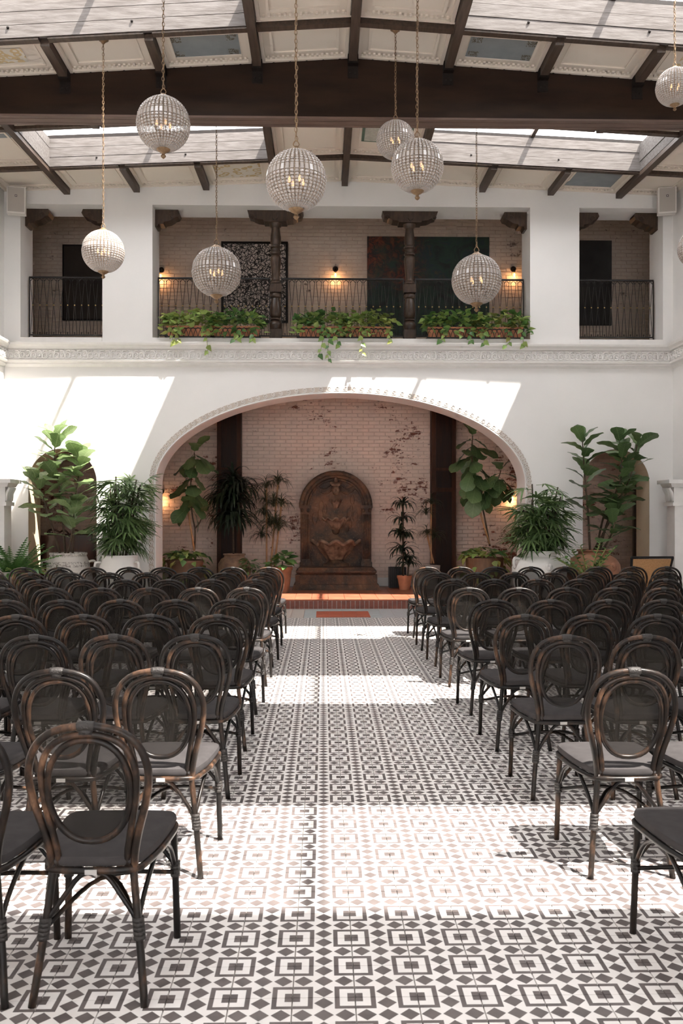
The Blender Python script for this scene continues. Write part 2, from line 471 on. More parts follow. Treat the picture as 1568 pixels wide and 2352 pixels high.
def jar_mat():
    m, nt, b = newmat('banded grey jar'); x = NX(nt); p = x.obj()
    sp = x.n('ShaderNodeSeparateXYZ'); x.l(p, sp.inputs[0])
    band = x.m('GREATER_THAN', x.m('FRACT', x.m('MULTIPLY', sp.outputs[2], 6.2)), .48)
    v = x.noise(p, 28, 4, .7)
    mot = x.ramp(v, [(.42, (.24,.21,.19)), (.55, (.60,.56,.52))])
    x.l(x.mix(band, (.58,.54,.50), mot), b.inputs['Base Color']); b.inputs['Roughness'].default_value = .8
    x.bump(v, b, .3, .01)
    return m
M['bandjar'] = jar_mat()
def stone():
    m, nt, b = newmat('rust stained cast stone'); x = NX(nt); p = x.obj()
    a = x.noise(p, 3.0, 5, .65, .5); c = x.noise(p, 26, 4, .7)
    col = x.ramp(a, [(.30, (.022,.017,.015)), (.45, (.065,.038,.026)), (.58, (.145,.070,.037)), (.72, (.23,.118,.06))])
    sp = x.n('ShaderNodeSeparateXYZ'); x.l(p, sp.inputs[0])
    crust = x.m('MULTIPLY', x.ramp(c, [(.55, 0.0), (.68, 1.0)]), .4)
    x.l(x.mix(crust, col, (.26,.20,.15)), b.inputs['Base Color']); b.inputs['Roughness'].default_value = .7
    x.bump(c, b, .5, .012)
    return m
M['stone'] = stone()
M['stone_pale'] = simple('lime crusted stone', (.28,.185,.125), .75, col2=(.10,.056,.036), scale=9, local=True, bump=.5, bscale=30)

# ------------------------------------------------------------------ the room
XC, HW = .30, 5.60
XL, XR = XC - HW, XC + HW
YW, TH = 14.90, .62                 # arcaded wall: front face and thickness
YB = 17.90                          # brick wall behind it
GX0, GX1 = XC - 8.6, XC + 8.6       # the passage behind the wall runs on past the hall
Y0 = -6.0                           # wall behind the camera
ZP = .13                            # raised terracotta platform
Z_SILL, Z_OPEN = 4.49, 6.73
PXC, PSP = .36, 1.155               # purlin centre line and spacing
BAYS = [13.78 - 3.85*k for k in range(5)]       # far edge of each skylight
SKYL = 1.48

def slope(y): return .064 if y < 10.8 else .064 - .026*(y-10.8)/4.1
def ridge(y): return 7.13 if y < 10.8 else 7.13 + .06*(y-10.8)/4.1
def zc(x, y): return ridge(y) - slope(y)*abs(x - PXC)

# floor: printed tiles on a mortar bed
floor = tag(part('floor', MB().box(XL, XR, Y0, 14.77, -.06, -.008), M['mortar']), 'black and white patterned cement tile floor of the hall', 'floor', kind='structure')
def tile_mb(t):
    h = TS/2 - .0012; mb = MB()
    mb.frus(-h, h, -h, h, -t, 0, 0)
    return mb
tile_me = MB().frus(-TS/2+.0010, TS/2-.0010, -TS/2+.0010, TS/2-.0010, -.010, 0, .0012).mesh('floor_tile', M['tile'])
field = MB(); cand = []
ix0, ix1 = int(math.floor((XL-TX)/TS)), int(math.ceil((XR-TX)/TS))
Y_BORDER = 13.45
iy0, iy1 = int(math.floor((Y0-TY)/TS)), int(math.floor((Y_BORDER-TY)/TS))
for iy in range(iy0, iy1):
    for ix in range(ix0, ix1):
        cx, cyy = TX + (ix+.5)*TS, TY + (iy+.5)*TS
        if cx - TS/2 < XL or cx + TS/2 > XR or cyy < Y0 + .1: continue
        seen = False
        if cyy > 2.55:
            q = to_px((cx, cyy, 0)); seen = -20 < q[0] < 1590 and q[1] < 2380
        cand.append((cyy if seen else 99, cx, cyy))
cand.sort(key=lambda c: (c[0], abs(c[1]-.3)))
for i, (k, cx, cyy) in enumerate(cand):
    if i < 300 and k < 90: put('floor_tile', tile_me, floor, loc=(cx, cyy, 0))
    else:
        h = TS/2 - .001; g = .0012; i0 = len(field.v)
        field.v += [(cx-h,cyy-h,-.01),(cx+h,cyy-h,-.01),(cx+h,cyy+h,-.01),(cx-h,cyy+h,-.01),(cx-h+g,cyy-h+g,0),(cx+h-g,cyy-h+g,0),(cx+h-g,cyy+h-g,0),(cx-h+g,cyy+h-g,0)]
        for q in ((4,5,6,7),(0,1,5,4),(1,2,6,5),(2,3,7,6),(3,0,4,7)): field.f.append(tuple(i0+j for j in q))
part('floor_tile_field', field, M['tile'], floor, kind='stuff')
yb0 = TY + iy1*TS
bt = {}
for k in ('border_a', 'border_b', 'border_c'):
    bt[k] = MB().frus(-TS/2+.001, TS/2-.001, -TS/2+.001, TS/2-.001, -.010, 0, .0012).mesh('border_tile', M[k])
rest = {k: MB() for k in bt}
red0, red1 = PX(726, 13.9), PX(848, 13.9)
iy = 0
while yb0 + (iy+.9)*TS < 14.77:
    for ix in range(ix0, ix1):
        cx, cyy = TX + (ix+.5)*TS, yb0 + (iy+.5)*TS
        if cx - TS/2 < XL or cx + TS/2 > XR: continue
        k = 'border_c' if (red0-.1 < cx < red1+.1) else ('border_a' if cx < .25 else 'border_b')
        if -1.0 < cx < 1.7: put('border_tile', bt[k], floor, loc=(cx, cyy, 0))
        else: rest[k].box(cx-TS/2+.001, cx+TS/2-.001, cyy-TS/2+.001, cyy+TS/2-.001, -.01, 0)
    iy += 1
for k in rest:
    if rest[k].v: part('border_tile_field', rest[k], M[k], floor, kind='stuff')
rmat = thing('red_floor_inlay', 'flat red tiled rectangle on the floor before the brick step', 'floor inlay', ((red0+red1)/2, 13.9, 0))
nt_ = 4; wti = (red1-red0)/nt_
for i in range(nt_):
    for j in range(2):
        x0 = -(red1-red0)/2 + i*wti
        part('inlay_tile', MB().frus(x0+.001, x0+wti-.001, -.42+j*.42+.001, j*.42-.001, .001, .006, .001), M['red_tile'], rmat)

# raised platform, pavers and brick nosing
plat = tag(part('floor_platform', MB().box(XL, XR, 14.80, YW+TH, -.05, ZP-.012).box(GX0, GX1, YW+TH, YB+.2, -.05, ZP-.012), M['mortar']), 'raised terracotta paver platform under the arches', 'platform', kind='structure')
pav = MB().frus(-.140, .140, -.140, .140, -.012, 0, .002).mesh('paver', M['redpaver'])
psx = .2835
for iy in range(11):
    for ix in range(40):
        cx, cyy = XL + .14 + ix*psx, 14.80 + .145 + .03 + iy*psx
        if cyy + .14 > YB or cx + .14 > XR: continue
        if abs(cx - XC) < 3.6 and (cyy < 16.9): put('paver', pav, plat, loc=(cx, cyy, ZP))
        else:
            rest.setdefault('pv', MB()).box(cx-.140, cx+.140, cyy-.140, cyy+.140, ZP-.012, ZP)
part('paver_field', rest['pv'], M['redpaver'], plat, kind='stuff')
step = thing('step_edge', 'row of red soldier bricks edging the platform step', 'step', (XC, 14.74, 0), kind='structure')
part('step_core', MB().box(-3.08, 3.08, .012, .08, 0, ZP-.006), M['mortar'], step)
sb = [MB().frus(-.0345, .0345, 0, .06, 0, ZP + e, .003).mesh('brick', M['stepbrick']) for e in (-.002, 0, .001)]
nb = 80
for i in range(nb): put('brick', sb[i % 3], step, loc=(-3.04 + i*6.08/(nb-1), R.uniform(-.003,.003), 0))

# wall builder: plan strip with openings cut out
def pierced(x0, x1, z0, z1, ya, yb, ops, step_=.06, back=True):
    mb = MB(); br = {x0, x1}
    for o in ops:
        n = max(1, int((o['x1']-o['x0'])/step_)) if o.get('curved') else 1
        for i in range(n+1):
            t = i/n
            if o.get('curved'): t = .5 - .5*math.cos(PI*t)
            br.add(o['x0'] + (o['x1']-o['x0'])*t)
    br = sorted(br)
    for xa, xb in zip(br, br[1:]):
        if xb - xa < 1e-6: continue
        xm = (xa+xb)/2
        cuts = sorted([o for o in ops if o['x0'] < xm < o['x1']], key=lambda o: o['lo'](xm))
        lo = (z0, z0)
        for o in cuts + [None]:
            hi = (z1, z1) if o is None else (o['lo'](xa), o['lo'](xb))
            if hi[0] - lo[0] > 1e-6 or hi[1] - lo[1] > 1e-6:
                mb.quad((xa,ya,lo[0]), (xb,ya,lo[1]), (xb,ya,hi[1]), (xa,ya,hi[0]))
                if back: mb.quad((xb,yb,lo[1]), (xa,yb,lo[0]), (xa,yb,hi[0]), (xb,yb,hi[1]))
            if o is not None:
                if hi[0] > z0 + 1e-6: mb.quad((xa,ya,hi[0]), (xb,ya,hi[1]), (xb,yb,hi[1]), (xa,yb,hi[0]))
                lo = (o['hi'](xa), o['hi'](xb))
                mb.quad((xb,ya,lo[1]), (xa,ya,lo[0]), (xa,yb,lo[0]), (xb,yb,lo[1]))
    for o in ops:
        for x, sg in ((o['x0'], 1), (o['x1'], -1)):
            a, b = o['lo'](x), o['hi'](x)
            if b - a > 1e-6:
                q = [(x,ya,a), (x,ya,b), (x,yb,b), (x,yb,a)]
                mb.quad(*(q if sg > 0 else q[::-1]))
    return mb
AW, AB, ASP = 3.09, 1.50, 2.09       # the wide arch: half width, rise, springing height
def ell(xc, a, sp, b): return lambda x: sp + b*math.sqrt(max(0, 1 - ((x-xc)/a)**2))
NL = (PX(65, YW), PX(222, YW)); NR = (2*XC - NL[1], 2*XC - NL[0])
NA = (NL[1]-NL[0])/2; NSP = 2.10
BAYX = [(PX(47,YW), PX(235,YW)), (PX(350,YW), PX(1217,YW)), (PX(1330,YW), PX(1522,YW))]
zero = lambda x: 0.0
ops = [dict(x0=XC-AW, x1=XC+AW, lo=zero, hi=ell(XC, AW, ASP, AB), curved=True)]
for n0, n1 in (NL, NR): ops.append(dict(x0=n0, x1=n1, lo=zero, hi=ell((n0+n1)/2, NA, NSP, NA), curved=True))
for b0, b1 in BAYX: ops.append(dict(x0=b0, x1=b1, lo=lambda x: Z_SILL, hi=lambda x: Z_OPEN))
wf = tag(part('wall_front', pierced(XL, XR, 0, 7.9, YW, YW+TH, ops, .05), M['plaster']), 'white plaster wall with wide arch below and balcony openings above', 'wall', kind='structure')

# cream linings inside the two small arches
for (n0, n1), lab in ((NL, 'cream lining of the small arch behind the tall sunlit fig'), (NR, 'cream lining of the small arch behind the terracotta urn')):
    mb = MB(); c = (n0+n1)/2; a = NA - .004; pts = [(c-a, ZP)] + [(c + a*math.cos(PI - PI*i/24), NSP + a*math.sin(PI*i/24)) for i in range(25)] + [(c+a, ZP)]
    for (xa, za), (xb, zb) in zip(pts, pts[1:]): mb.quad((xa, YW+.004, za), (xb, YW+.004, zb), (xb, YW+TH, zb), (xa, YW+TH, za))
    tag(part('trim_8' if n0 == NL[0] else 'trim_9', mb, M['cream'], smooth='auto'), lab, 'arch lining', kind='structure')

# stencilled wave scroll round the wide arch
band = MB(); n = 90
def archpt(t, off):                   # t runs 0..1 from one floor end over the arch to the other
    L1 = ASP; arc = 4.78*1.52; tot = 2*L1 + arc; s = t*tot
    if s < L1: return (XC-AW-off, s), (-1, 0)
    if s > L1 + arc: return (XC+AW+off, tot - s), (1, 0)
    a = PI*(1 - (s-L1)/arc)
    nx, nz = math.cos(a)/AW, math.sin(a)/AB; q = math.hypot(nx, nz); nx, nz = nx/q, nz/q
    return (XC + AW*math.cos(a) + nx*off, ASP + AB*math.sin(a) + nz*off), (nx, nz)
n = 140
for i in range(n):
    a, b = archpt(i/n, .03)[0], archpt((i+1)/n, .03)[0]; c, d = archpt((i+1)/n, .115)[0], archpt(i/n, .115)[0]
    band.quad((a[0],YW-.003,a[1]), (b[0],YW-.003,b[1]), (c[0],YW-.003,c[1]), (d[0],YW-.003,d[1]))
arch_trim = tag(part('trim_1', band, M['stencil']), 'wave scroll moulding running round the wide arch', 'arch moulding', kind='structure')
part('bead_moulding', MB().tube([(archpt(i/n, .012)[0][0], YW-.004, archpt(i/n, .012)[0][1]) for i in range(n+1)], .011, 6), M['trimwhite'], arch_trim, True)
sp_pts = []
for i in range(15):
    t = i/14; a = -PI*.15 + t*PI*2.4; r = .034*(1 - .72*t)
    sp_pts.append((r*math.cos(a) + .004, 0, r*math.sin(a) + .01))
wave = MB().tube(crv([(-.05,0,-.036),(-.01,0,-.034),(.025,0,-.022)] + sp_pts[1:], 2), .0055, 5).mesh('wave_scroll', M['trimwhite'], True)
nw = 112
for i in range(nw):
    (x, z), (nx, nz) = archpt((i+.5)/nw, .073)
    # local x along the arch, local z outwards
    tx, tz = nz, -nx
    put('wave_scroll', wave, arch_trim, Matrix(((tx,0,nx,x),(0,1,0,YW-.006),(tz,0,nz,z),(0,0,0,1))))

# frieze below the balcony, returning along the side walls
def frieze(name, label, M4, length):
    t = thing(name, label, 'frieze', kind='structure'); t.matrix_basis = M4
    zt, zb = 4.42, 4.04
    prof = [(0,zb-.02),(.03,zb),(.05,zb+.02),(.05,zb+.045),(.085,zb+.055),(.095,zb+.085),(.06,zb+.10),(.06,zb+.262),(.09,zb+.275),(.10,zb+.30),(.14,zb+.33),(.15,zt-.02),(.15,zt),(0,zt)]
    mb = MB()
    for (d0,z0),(d1,z1) in zip(prof, prof[1:]): mb.quad((0,-d0,z0),(length,-d0,z0),(length,-d1,z1),(0,-d1,z1))
    part('cornice', mb, M['trimwhite'], t)
    k = int(length/.185)
    for i in range(k): put('scroll_relief', relief, t, loc=((i+.5)*length/k, -.066, zb+.18))
    return t
rl = MB()
for s in (-1, 1):
    pts = [(s*.01, 0, -.065)] + [(s*(.050 + (.042*(1-.75*q/12))*math.cos(PI*.9 - q*PI*2.1/12)), -.004, -.012 + (.045*(1-.7*q/12))*math.sin(PI*.9 - q*PI*2.1/12)) for q in range(13)]
    rl.tube(crv(pts, 2), .0125, 5)
    rl.tube(crv([(s*.012,0,-.06),(s*.03,-.004,-.066),(s*.06,-.004,-.06),(s*.088,0,-.04)], 3), [.005]+[.014]*8+[.005], 5)
    rl.tube(crv([(s*.004,0,.01),(s*.02,-.006,.05),(s*.05,-.006,.062),(s*.085,0,.055)], 3), [.006]+[.015]*8+[.005], 5)
rl.ball((0,0,-.02), .014, .014, .03, 6, 4).ball((0,0,.035), .010, .012, .018, 6, 4)
relief = rl.mesh('scroll_relief', M['trimwhite'], True)
frieze('trim_2', 'carved acanthus frieze across the wall below the balcony', Matrix.Translation((XL, YW, 0)), XR-XL)
frieze('trim_3', 'carved frieze return on the wall at the sunny corner', Matrix.Translation((XL, YW-2.4, 0)) @ Matrix.Rotation(PI/2, 4, 'Z'), 2.4)
frieze('trim_4', 'carved frieze return on the wall at the shaded corner', Matrix.Translation((XR, YW, 0)) @ Matrix.Rotation(-PI/2, 4, 'Z'), 2.4)
# sill nosings of the balcony openings
for i, ((b0, b1), nm) in enumerate(zip(BAYX, ('narrow balcony opening by the sunny corner', 'wide planted balcony opening', 'narrow balcony opening by the shaded corner'))):
    tag(part('trim_%d' % (5+i), MB().box(b0+.002, b1-.002, YW-.05, YW+TH-.01, Z_SILL-.07, Z_SILL+.015), M['trimwhite']), 'white sill of the ' + nm, 'sill', kind='structure')

# side, rear walls and the gallery shell
tag(part('wall_left', MB().box(XL-.25, XL, Y0, YW+TH, -.05, 7.9), M['plaster']), 'white plaster side wall at the sunny end', 'wall', kind='structure')
tag(part('wall_right', MB().box(XR, XR+.25, Y0, YW+TH, -.05, 7.9), M['plaster']), 'white plaster side wall at the shaded end', 'wall', kind='structure')
FILLW = [(-4.2,-2.2),(-1.6,.2),(.4,2.2),(2.8,4.8)]  # windows out of view, added to send fill light onto the arcaded wall
wr = pierced(XL, XR, 0, 7.4, Y0-.25, Y0, [dict(x0=a, x1=b, lo=lambda x: .6, hi=lambda x: 4.6) for a, b in FILLW])
wr_o = tag(part('wall_rear', wr, M['plaster']), 'plaster wall with unseen fill-light windows added opposite the fountain', 'wall', kind='structure')
for i, (xa, xb) in enumerate(FILLW):
    t = thing('window_%d' % (11+i), ['first', 'second', 'third', 'fourth'][i] + ' unseen window added for fill light opposite the fountain', 'window', ((xa+xb)/2, Y0-.15, .6), kind='structure')
    hw_ = (xb-xa)/2
    part('frame', MB().box(-hw_, -hw_+.08, -.04, .04, 0, 4.0).box(hw_-.08, hw_, -.04, .04, 0, 4.0).box(-hw_, hw_, -.04, .04, 0, .08).box(-hw_, hw_, -.04, .04, 3.92, 4.0), M['darkwood'], t)
    part('mullion', MB().box(-.03, .03, -.03, .03, .08, 3.92), M['darkwood'], t)
    for s in (-1, 1): part('pane', MB().quad((s*.03, 0, .08), (s*(hw_-.08), 0, .08), (s*(hw_-.08), 0, 3.92), (s*.03, 0, 3.92)), M['pane'], t)
for nm_, x0, x1, lab in (('wall_gallery_west', GX0-.2, GX0, 'plaster end wall of the passage past the sunny corner'), ('wall_gallery_east', GX1, GX1+.2, 'plaster end wall of the passage past the shaded corner')):
    tag(part(nm_, MB().box(x0, x1, YW+TH-.2, YB+.2, -.05, 7.9), M['plaster']), lab, 'wall', kind='structure')
for nm_, x0, x1, lab in (('wall_passage_west', GX0, XL-.25, 'plaster passage wall past the sunny corner'), ('wall_passage_east', XR+.25, GX1, 'plaster passage wall past the shaded corner')):
    tag(part(nm_, MB().box(x0, x1, YW+TH-.2, YW+TH, -.05, 7.9), M['plaster']), lab, 'wall', kind='structure')
tag(part('floor_balcony', MB().box(GX0, GX1, YW+TH, YB, 4.18, 4.36), M['plaster']), 'balcony floor slab over the arches', 'balcony floor', kind='structure')
tag(part('ceiling_balcony', MB().box(GX0, GX1, YW+TH, YB+.2, 7.75, 7.85), M['ceilwhite']), 'flat ceiling over the balcony passage', 'ceiling', kind='structure')

# brick walls: every brick is built, the largest-showing 300 of each wall as pieces of their own
BL, BH = .222, .0755
def brickwall(name, label, mat, z0, z1, seenbox):
    base = tag(part(name, MB().box(GX0, GX1, YB, YB+.2, z0, z1), M['joint']), label, 'wall', kind='structure')
    L, H, D = BL-.012, BH-.011, .013
    def one(l, mb, ox, oz, jit=0.0):
        i = len(mb.v); h, g = H/2, .004; d = -D + R.uniform(-jit, jit)
        for a, y in ((0, .002), (0, d+.004), (g, d)):
            mb.v += [(ox-l/2+a, y, oz-h+a), (ox+l/2-a, y, oz-h+a), (ox+l/2-a, y, oz+h-a), (ox-l/2+a, y, oz+h-a)]
        mb.f.append((i+8,i+9,i+10,i+11))
        for r_ in (0, 4):
            for k in range(4):
                k2 = (k+1) % 4; mb.f.append((i+r_+k, i+r_+k2, i+r_+4+k2, i+r_+4+k))
        return mb
    var = [one(L, MB(), 0, 0, .004).mesh('brick', mat) for _ in range(4)]
    allb = []; row = 0; z = z0 + BH/2
    while z + H/2 < z1:
        x = GX0 + (BL/2 if row % 2 else 0)
        while x < GX1:
            xc = x + BL/2; l = L
            if x + BL > GX1: l = GX1 - x - .012; xc = x + l/2 + .006
            if l > .05: allb.append((xc, z, l))
            x += BL
        z += BH; row += 1
    cxp, czp, hx, hz = seenbox
    allb.sort(key=lambda b: max(abs(b[0]-cxp)/hx, abs(b[1]-czp)/hz))
    rest_ = MB(); cnt = 0
    for xc, zz, l in allb:
        if cnt < 300 and abs(l-L) < 1e-6:
            put('brick', var[cnt % 4], base, loc=(xc, YB, zz)); cnt += 1
        else:
            k = len(rest_.v); one(l, rest_, xc, zz, .004)
            rest_.v[k:] = [(a, b+YB, c) for a, b, c in rest_.v[k:]]
    part('brick_field', rest_, mat, base, kind='stuff')
    return base
brickwall('wall_alcove', 'worn whitewashed brick wall behind the stone fountain', M['brick_low'], ZP, 4.18, (XC, 2.9, 2.0, 1.05))
brickwall('wall_balcony', 'dim whitewashed brick wall along the balcony passage', M['brick_up'], 4.36, 7.75, (.1, 6.0, 1.5, .8))
tag(part('baseboard_back', MB().box(GX0, GX1, YB-.03, YB, ZP, ZP+.17), M['plaster']), 'white plinth along the foot of the brick wall', 'baseboard', kind='structure')

# ceiling sheets, with the skylight wells left open
GIRD = [10.78 - 3.85*k for k in range(5)]
kx = [XL] + [PXC + k*PSP for k in range(-4, 5)] + [XR]
ys = [Y0]
for yf in reversed(BAYS): ys += [yf-SKYL, yf]
ys.append(YW)
ys = sorted(y for y in ys if y >= Y0)
def is_hole(xm, y0, y1):
    k = (xm - PXC)/PSP
    return 1 < abs(k) < 4 and any(abs(y1-yf) < 1e-4 for yf in BAYS)
ce = MB()
for y0, y1 in zip(ys, ys[1:]):
    for x0, x1 in zip(kx, kx[1:]):
        if is_hole((x0+x1)/2, y0, y1): continue
        nn = 4
        for j in range(nn):
            a, b = y0+(y1-y0)*j/nn, y0+(y1-y0)*(j+1)/nn
            ce.quad((x0,a,zc(x0,a)), (x0,b,zc(x0,b)), (x1,b,zc(x1,b)), (x1,a,zc(x1,a)))
ceil = tag(part('ceiling', ce, M['ceilwhite']), 'low pitched cream ceiling divided by dark purlins', 'ceiling', kind='structure')
PD = .125
def on_ceiling(name, xa, xb, ya, yb, drop0, drop1, mat, n=6):
    mb = MB()
    for j in range(n):
        a, b = ya+(yb-ya)*j/n, ya+(yb-ya)*(j+1)/n; i = len(mb.v)
        for y in (a, b):
            for x, d in ((xa,drop0),(xb,drop0),(xb,drop1),(xa,drop1)): mb.v.append((x, y, zc((xa+xb)/2, y) - d))
        for q in ((0,1,5,4),(1,2,6,5),(2,3,7,6),(3,0,4,7)): mb.f.append(tuple(i+k for k in q))
        if j == 0: mb.f.append((i,i+3,i+2,i+1))
        if j == n-1: mb.f.append((i+4,i+5,i+6,i+7))
    return part(name, mb, mat, ceil)
edges = [Y0] + [g + .11 for g in sorted(GIRD)] + [YW]
for k in range(-4, 5):
    x = PXC + k*PSP
    if abs(k) in (2, 3):
        seg = []; cur = Y0
        for yf in sorted(BAYS): seg.append((cur, yf-SKYL-.06)); cur = yf+.06
        seg.append((cur, YW))
        for a, b in seg:
            if b > a: on_ceiling('purlin', x-.05, x+.05, a, b, PD, -.02, M['purlin'])
    else:
        for a, b in zip(edges, edges[1:]): on_ceiling('purlin', x-.05, x+.05, a, b, PD, -.02, M['purlin'])
def cross(name, y0, y1, xa, xb, d0, d1, mat):
    mb = MB(); xs = sorted({xa, xb} | ({PXC} if xa < PXC < xb else set()))
    for a, b in zip(xs, xs[1:]):
        i = len(mb.v)
        for x in (a, b):
            for y, d in ((y0,d0),(y1,d0),(y1,d1),(y0,d1)): mb.v.append((x, y, zc(x, (y0+y1)/2) - d))
        for q in ((0,1,5,4),(1,2,6,5),(2,3,7,6),(3,0,4,7),(0,3,2,1),(4,5,6,7)): mb.f.append(tuple(i+k for k in q))
    return part(name, mb, mat, ceil)
for yf in BAYS[:3]:
    for a, b in zip(kx, kx[1:]):
        cross('trimmer', yf-.01, yf+.08, a+.05, b-.05, .085, -.02, M['purlin'])
        cross('trimmer', yf-SKYL-.08, yf-SKYL+.01, a+.05, b-.05, .085, -.02, M['purlin'])

# girders
for gi, gy in enumerate(GIRD[:4]):
    g = thing('ceiling_beam', ['deep dark girder crossing the whole hall before the balcony', 'dark girder above the middle chair rows', 'dark girder above the nearest chairs', 'dark girder behind the camera'][gi], 'beam', (XC, gy, 6.37), kind='structure')
    mb = MB(); pts = [(XL-XC, 0), (HW, 0), (HW, zc(XR,gy)-6.37+.02), (PXC-XC, zc(PXC,gy)-6.37+.02), (XL-XC, zc(XL,gy)-6.37+.02)]
    mb.prism(pts, 0, .22)
    part('beam_body', mb, M['beam'], g)
    for y0, y1 in ((-.012,.05), (.06,.16), (.17,.232)): part('flange_board', MB().box(XL-XC, HW, y0, y1, -.022, .004), M['beam_bounce'], g)
    if gi == 0:
        for i in range(56):
            x = XL - XC + .1 + i*(2*HW-.2)/55
            part('rivet', MB().ball((x, -.004, zc(x+XC, gy)-6.37-.04), .014, .01, .014, 6, 4), M['hanger'], g) if i % 1 == 0 else None
        for k in range(-4, 5):
            x = PXC + k*PSP - XC; zz = zc(x+XC, gy) - PD - 6.37
            hb = part('joist_hanger', MB().box(x-.062, x+.062, -.10, .0, zz-.02, zz).box(x-.064, x+.064, -.014, 0, zz-.16, zz-.02).box(x-.062, x-.052, -.10, 0, zz, zz+.09).box(x+.052, x+.062, -.10, 0, zz, zz+.09), M['hanger'], g)
            part('bolt', MB().ball((x-.03, -.016, zz-.10), .012,.01,.012, 6, 4), M['hanger'], hb); part('bolt', MB().ball((x+.03, -.016, zz-.10), .012,.01,.012, 6, 4), M['hanger'], hb)

# skylights: plank-lined wells, glazing bar and panes
wi = 0
for bi, yf in enumerate(BAYS):
    for s in (-1, 1):
        wi += 1
        xa, xb = sorted((PXC + s*1*PSP + s*.03, PXC + s*4*PSP - s*.03))
        nm = 'whitewashed plank skylight over the ' + ['balcony end', 'girder bay', 'middle rows', 'nearest rows', 'hall behind the camera'][bi] + (' on the sunny side' if s < 0 else ' on the shaded side')
        o = thing('window_%d' % wi, nm, 'skylight', kind='structure')
        yn = yf - SKYL; HC = .37; B0 = -.065
        for j in range(3):
            h0, h1 = B0 + (HC-B0)*j/3 + .003, B0 + (HC-B0)*(j+1)/3 - .003; e = R.uniform(-.006, .006)
            for nmx, (x0, x1, y0, y1) in (('far', (xa, xb, yf-.03+e, yf+.02)), ('near', (xa, xb, yn-.02, yn+.03+e)), ('a', (xa-.02, xa+.03+e, yn+.03, yf-.03)), ('b', (xb-.03-e, xb+.02, yn+.03, yf-.03))):
                mb = MB(); i0 = 0
                for z_ in (h0, h1):
                    for x, y in ((x0,y0),(x1,y0),(x1,y1),(x0,y1)): mb.v.append((x, y, zc(x, y) + z_))
                for q in ((0,3,2,1),(4,5,6,7),(0,1,5,4),(1,2,6,5),(2,3,7,6),(3,0,4,7)): mb.f.append(q)
                part('curb_plank', mb, M['oldwood'], o)
        if bi < 2:
            for fx in (.22, .62):
                x = xa + (xb-xa)*fx
                part('bolt', MB().ball((x, yf-.035, zc(x,yf)+.05), .016, .014, .016, 8, 5), M['hanger'], o)
        xm = (xa+xb)/2
        zt = lambda x: zc(x, yf) + HC
        part('glazing_bar', MB().bar((xm, yn, zt(xm)+.03), (xm, yf, zt(xm)+.03), .06, .05), M['purlin'], o)
        for x0, x1 in ((xa-.02, xm-.045), (xm+.045, xb+.02)):
            part('pane', MB().quad((x0, yn-.02, zt(x0)+.035), (x1, yn-.02, zt(x1)+.035), (x1, yf+.02, zt(x1)+.035), (x0, yf+.02, zt(x0)+.035)), M['pane'], o)
        part('top_frame', MB().bar((xa-.02, yf, zt(xa)+.02), (xb+.02, yf, zt(xb)+.02), .06, .05).bar((xa-.02, yn, zt(xa)+.02), (xb+.02, yn, zt(xb)+.02), .06, .05), M['hanger'], o)
        pl = bpy.data.lights.new('sky_portal', 'AREA'); pl.shape = 'RECTANGLE'; pl.size = xb-xa; pl.size_y = SKYL
        pl.cycles.is_portal = True
        po = bpy.data.objects.new('sky_portal', pl); COL.objects.link(po); po.location = (xm, (yn+yf)/2, zt(xm)+.12)

# ceiling mouldings: frame strips and dentils in the cells in view
dent = MB(); strip = MB()
def cell_trim(x0, x1, y0, y1):
    m_ = .06
    for y, sg in ((y0, 1), (y1, -1)):
        ya, yb_ = sorted((y, y + sg*.035))
        for i in range(2):
            xa, xb = x0 + (x1-x0)*i/2, x0 + (x1-x0)*(i+1)/2; yy = y + sg*.02
            strip.bar((xa, yy, zc(xa, y)-.02), (xb, yy, zc(xb, y)-.02), .035, .045)
        yy = y + sg*.16
        strip.bar((x0+.13, yy, zc(x0+.13, yy)-.006), (x1-.13, yy, zc(x1-.13, yy)-.006), .03, .02)
        k = int((x1-x0)/.057)
        for i in range(k):
            x = x0 + (i+.5)*(x1-x0)/k
            dent.box(x-.014, x+.014, *sorted((y+sg*.045, y+sg*.085)), zc(x, y)-.020, zc(x, y)-.0)
    for x, sg in ((x0, 1), (x1, -1)):
        strip.bar((x+sg*.03, y0, zc(x, y0)-.02), (x+sg*.03, y1, zc(x, y1)-.02), .04, .04)
        strip.bar((x+sg*.14, y0+.16, zc(x, y0)-.006), (x+sg*.14, y1-.16, zc(x, y1)-.006), .03, .02)
cells_y = [(BAYS[0]+.045, YW), (GIRD[0]+.22, BAYS[0]-SKYL-.045), (BAYS[1]+.045, GIRD[0])]
kxx = [PXC + k*PSP for k in range(-4, 5)]
for ci, (y0, y1) in enumerate(cells_y):
    for x0, x1 in zip([XL-.05]+kxx, kxx+[XR+.05]): cell_trim(x0+.05, x1-.05, y0, y1)
for k in (-1, 0): cell_trim(PXC+k*PSP+.05, PXC+(k+1)*PSP-.05, BAYS[0]-SKYL+.045, BAYS[0]-.045)
for x0, x1 in ((XL, kxx[0]-.05), (kxx[-1]+.05, XR)): cell_trim(x0, x1, BAYS[0]-SKYL+.045, BAYS[0]-.045)
for k in (-1, 0): cell_trim(PXC+k*PSP+.05, PXC+(k+1)*PSP-.05, BAYS[1]-SKYL+.045, BAYS[1]-.045)
part('dentil_course', dent, M['ceilwhite'], ceil, kind='stuff')
part('cornice_strips', strip, M['ceilwhite'], ceil, kind='stuff')
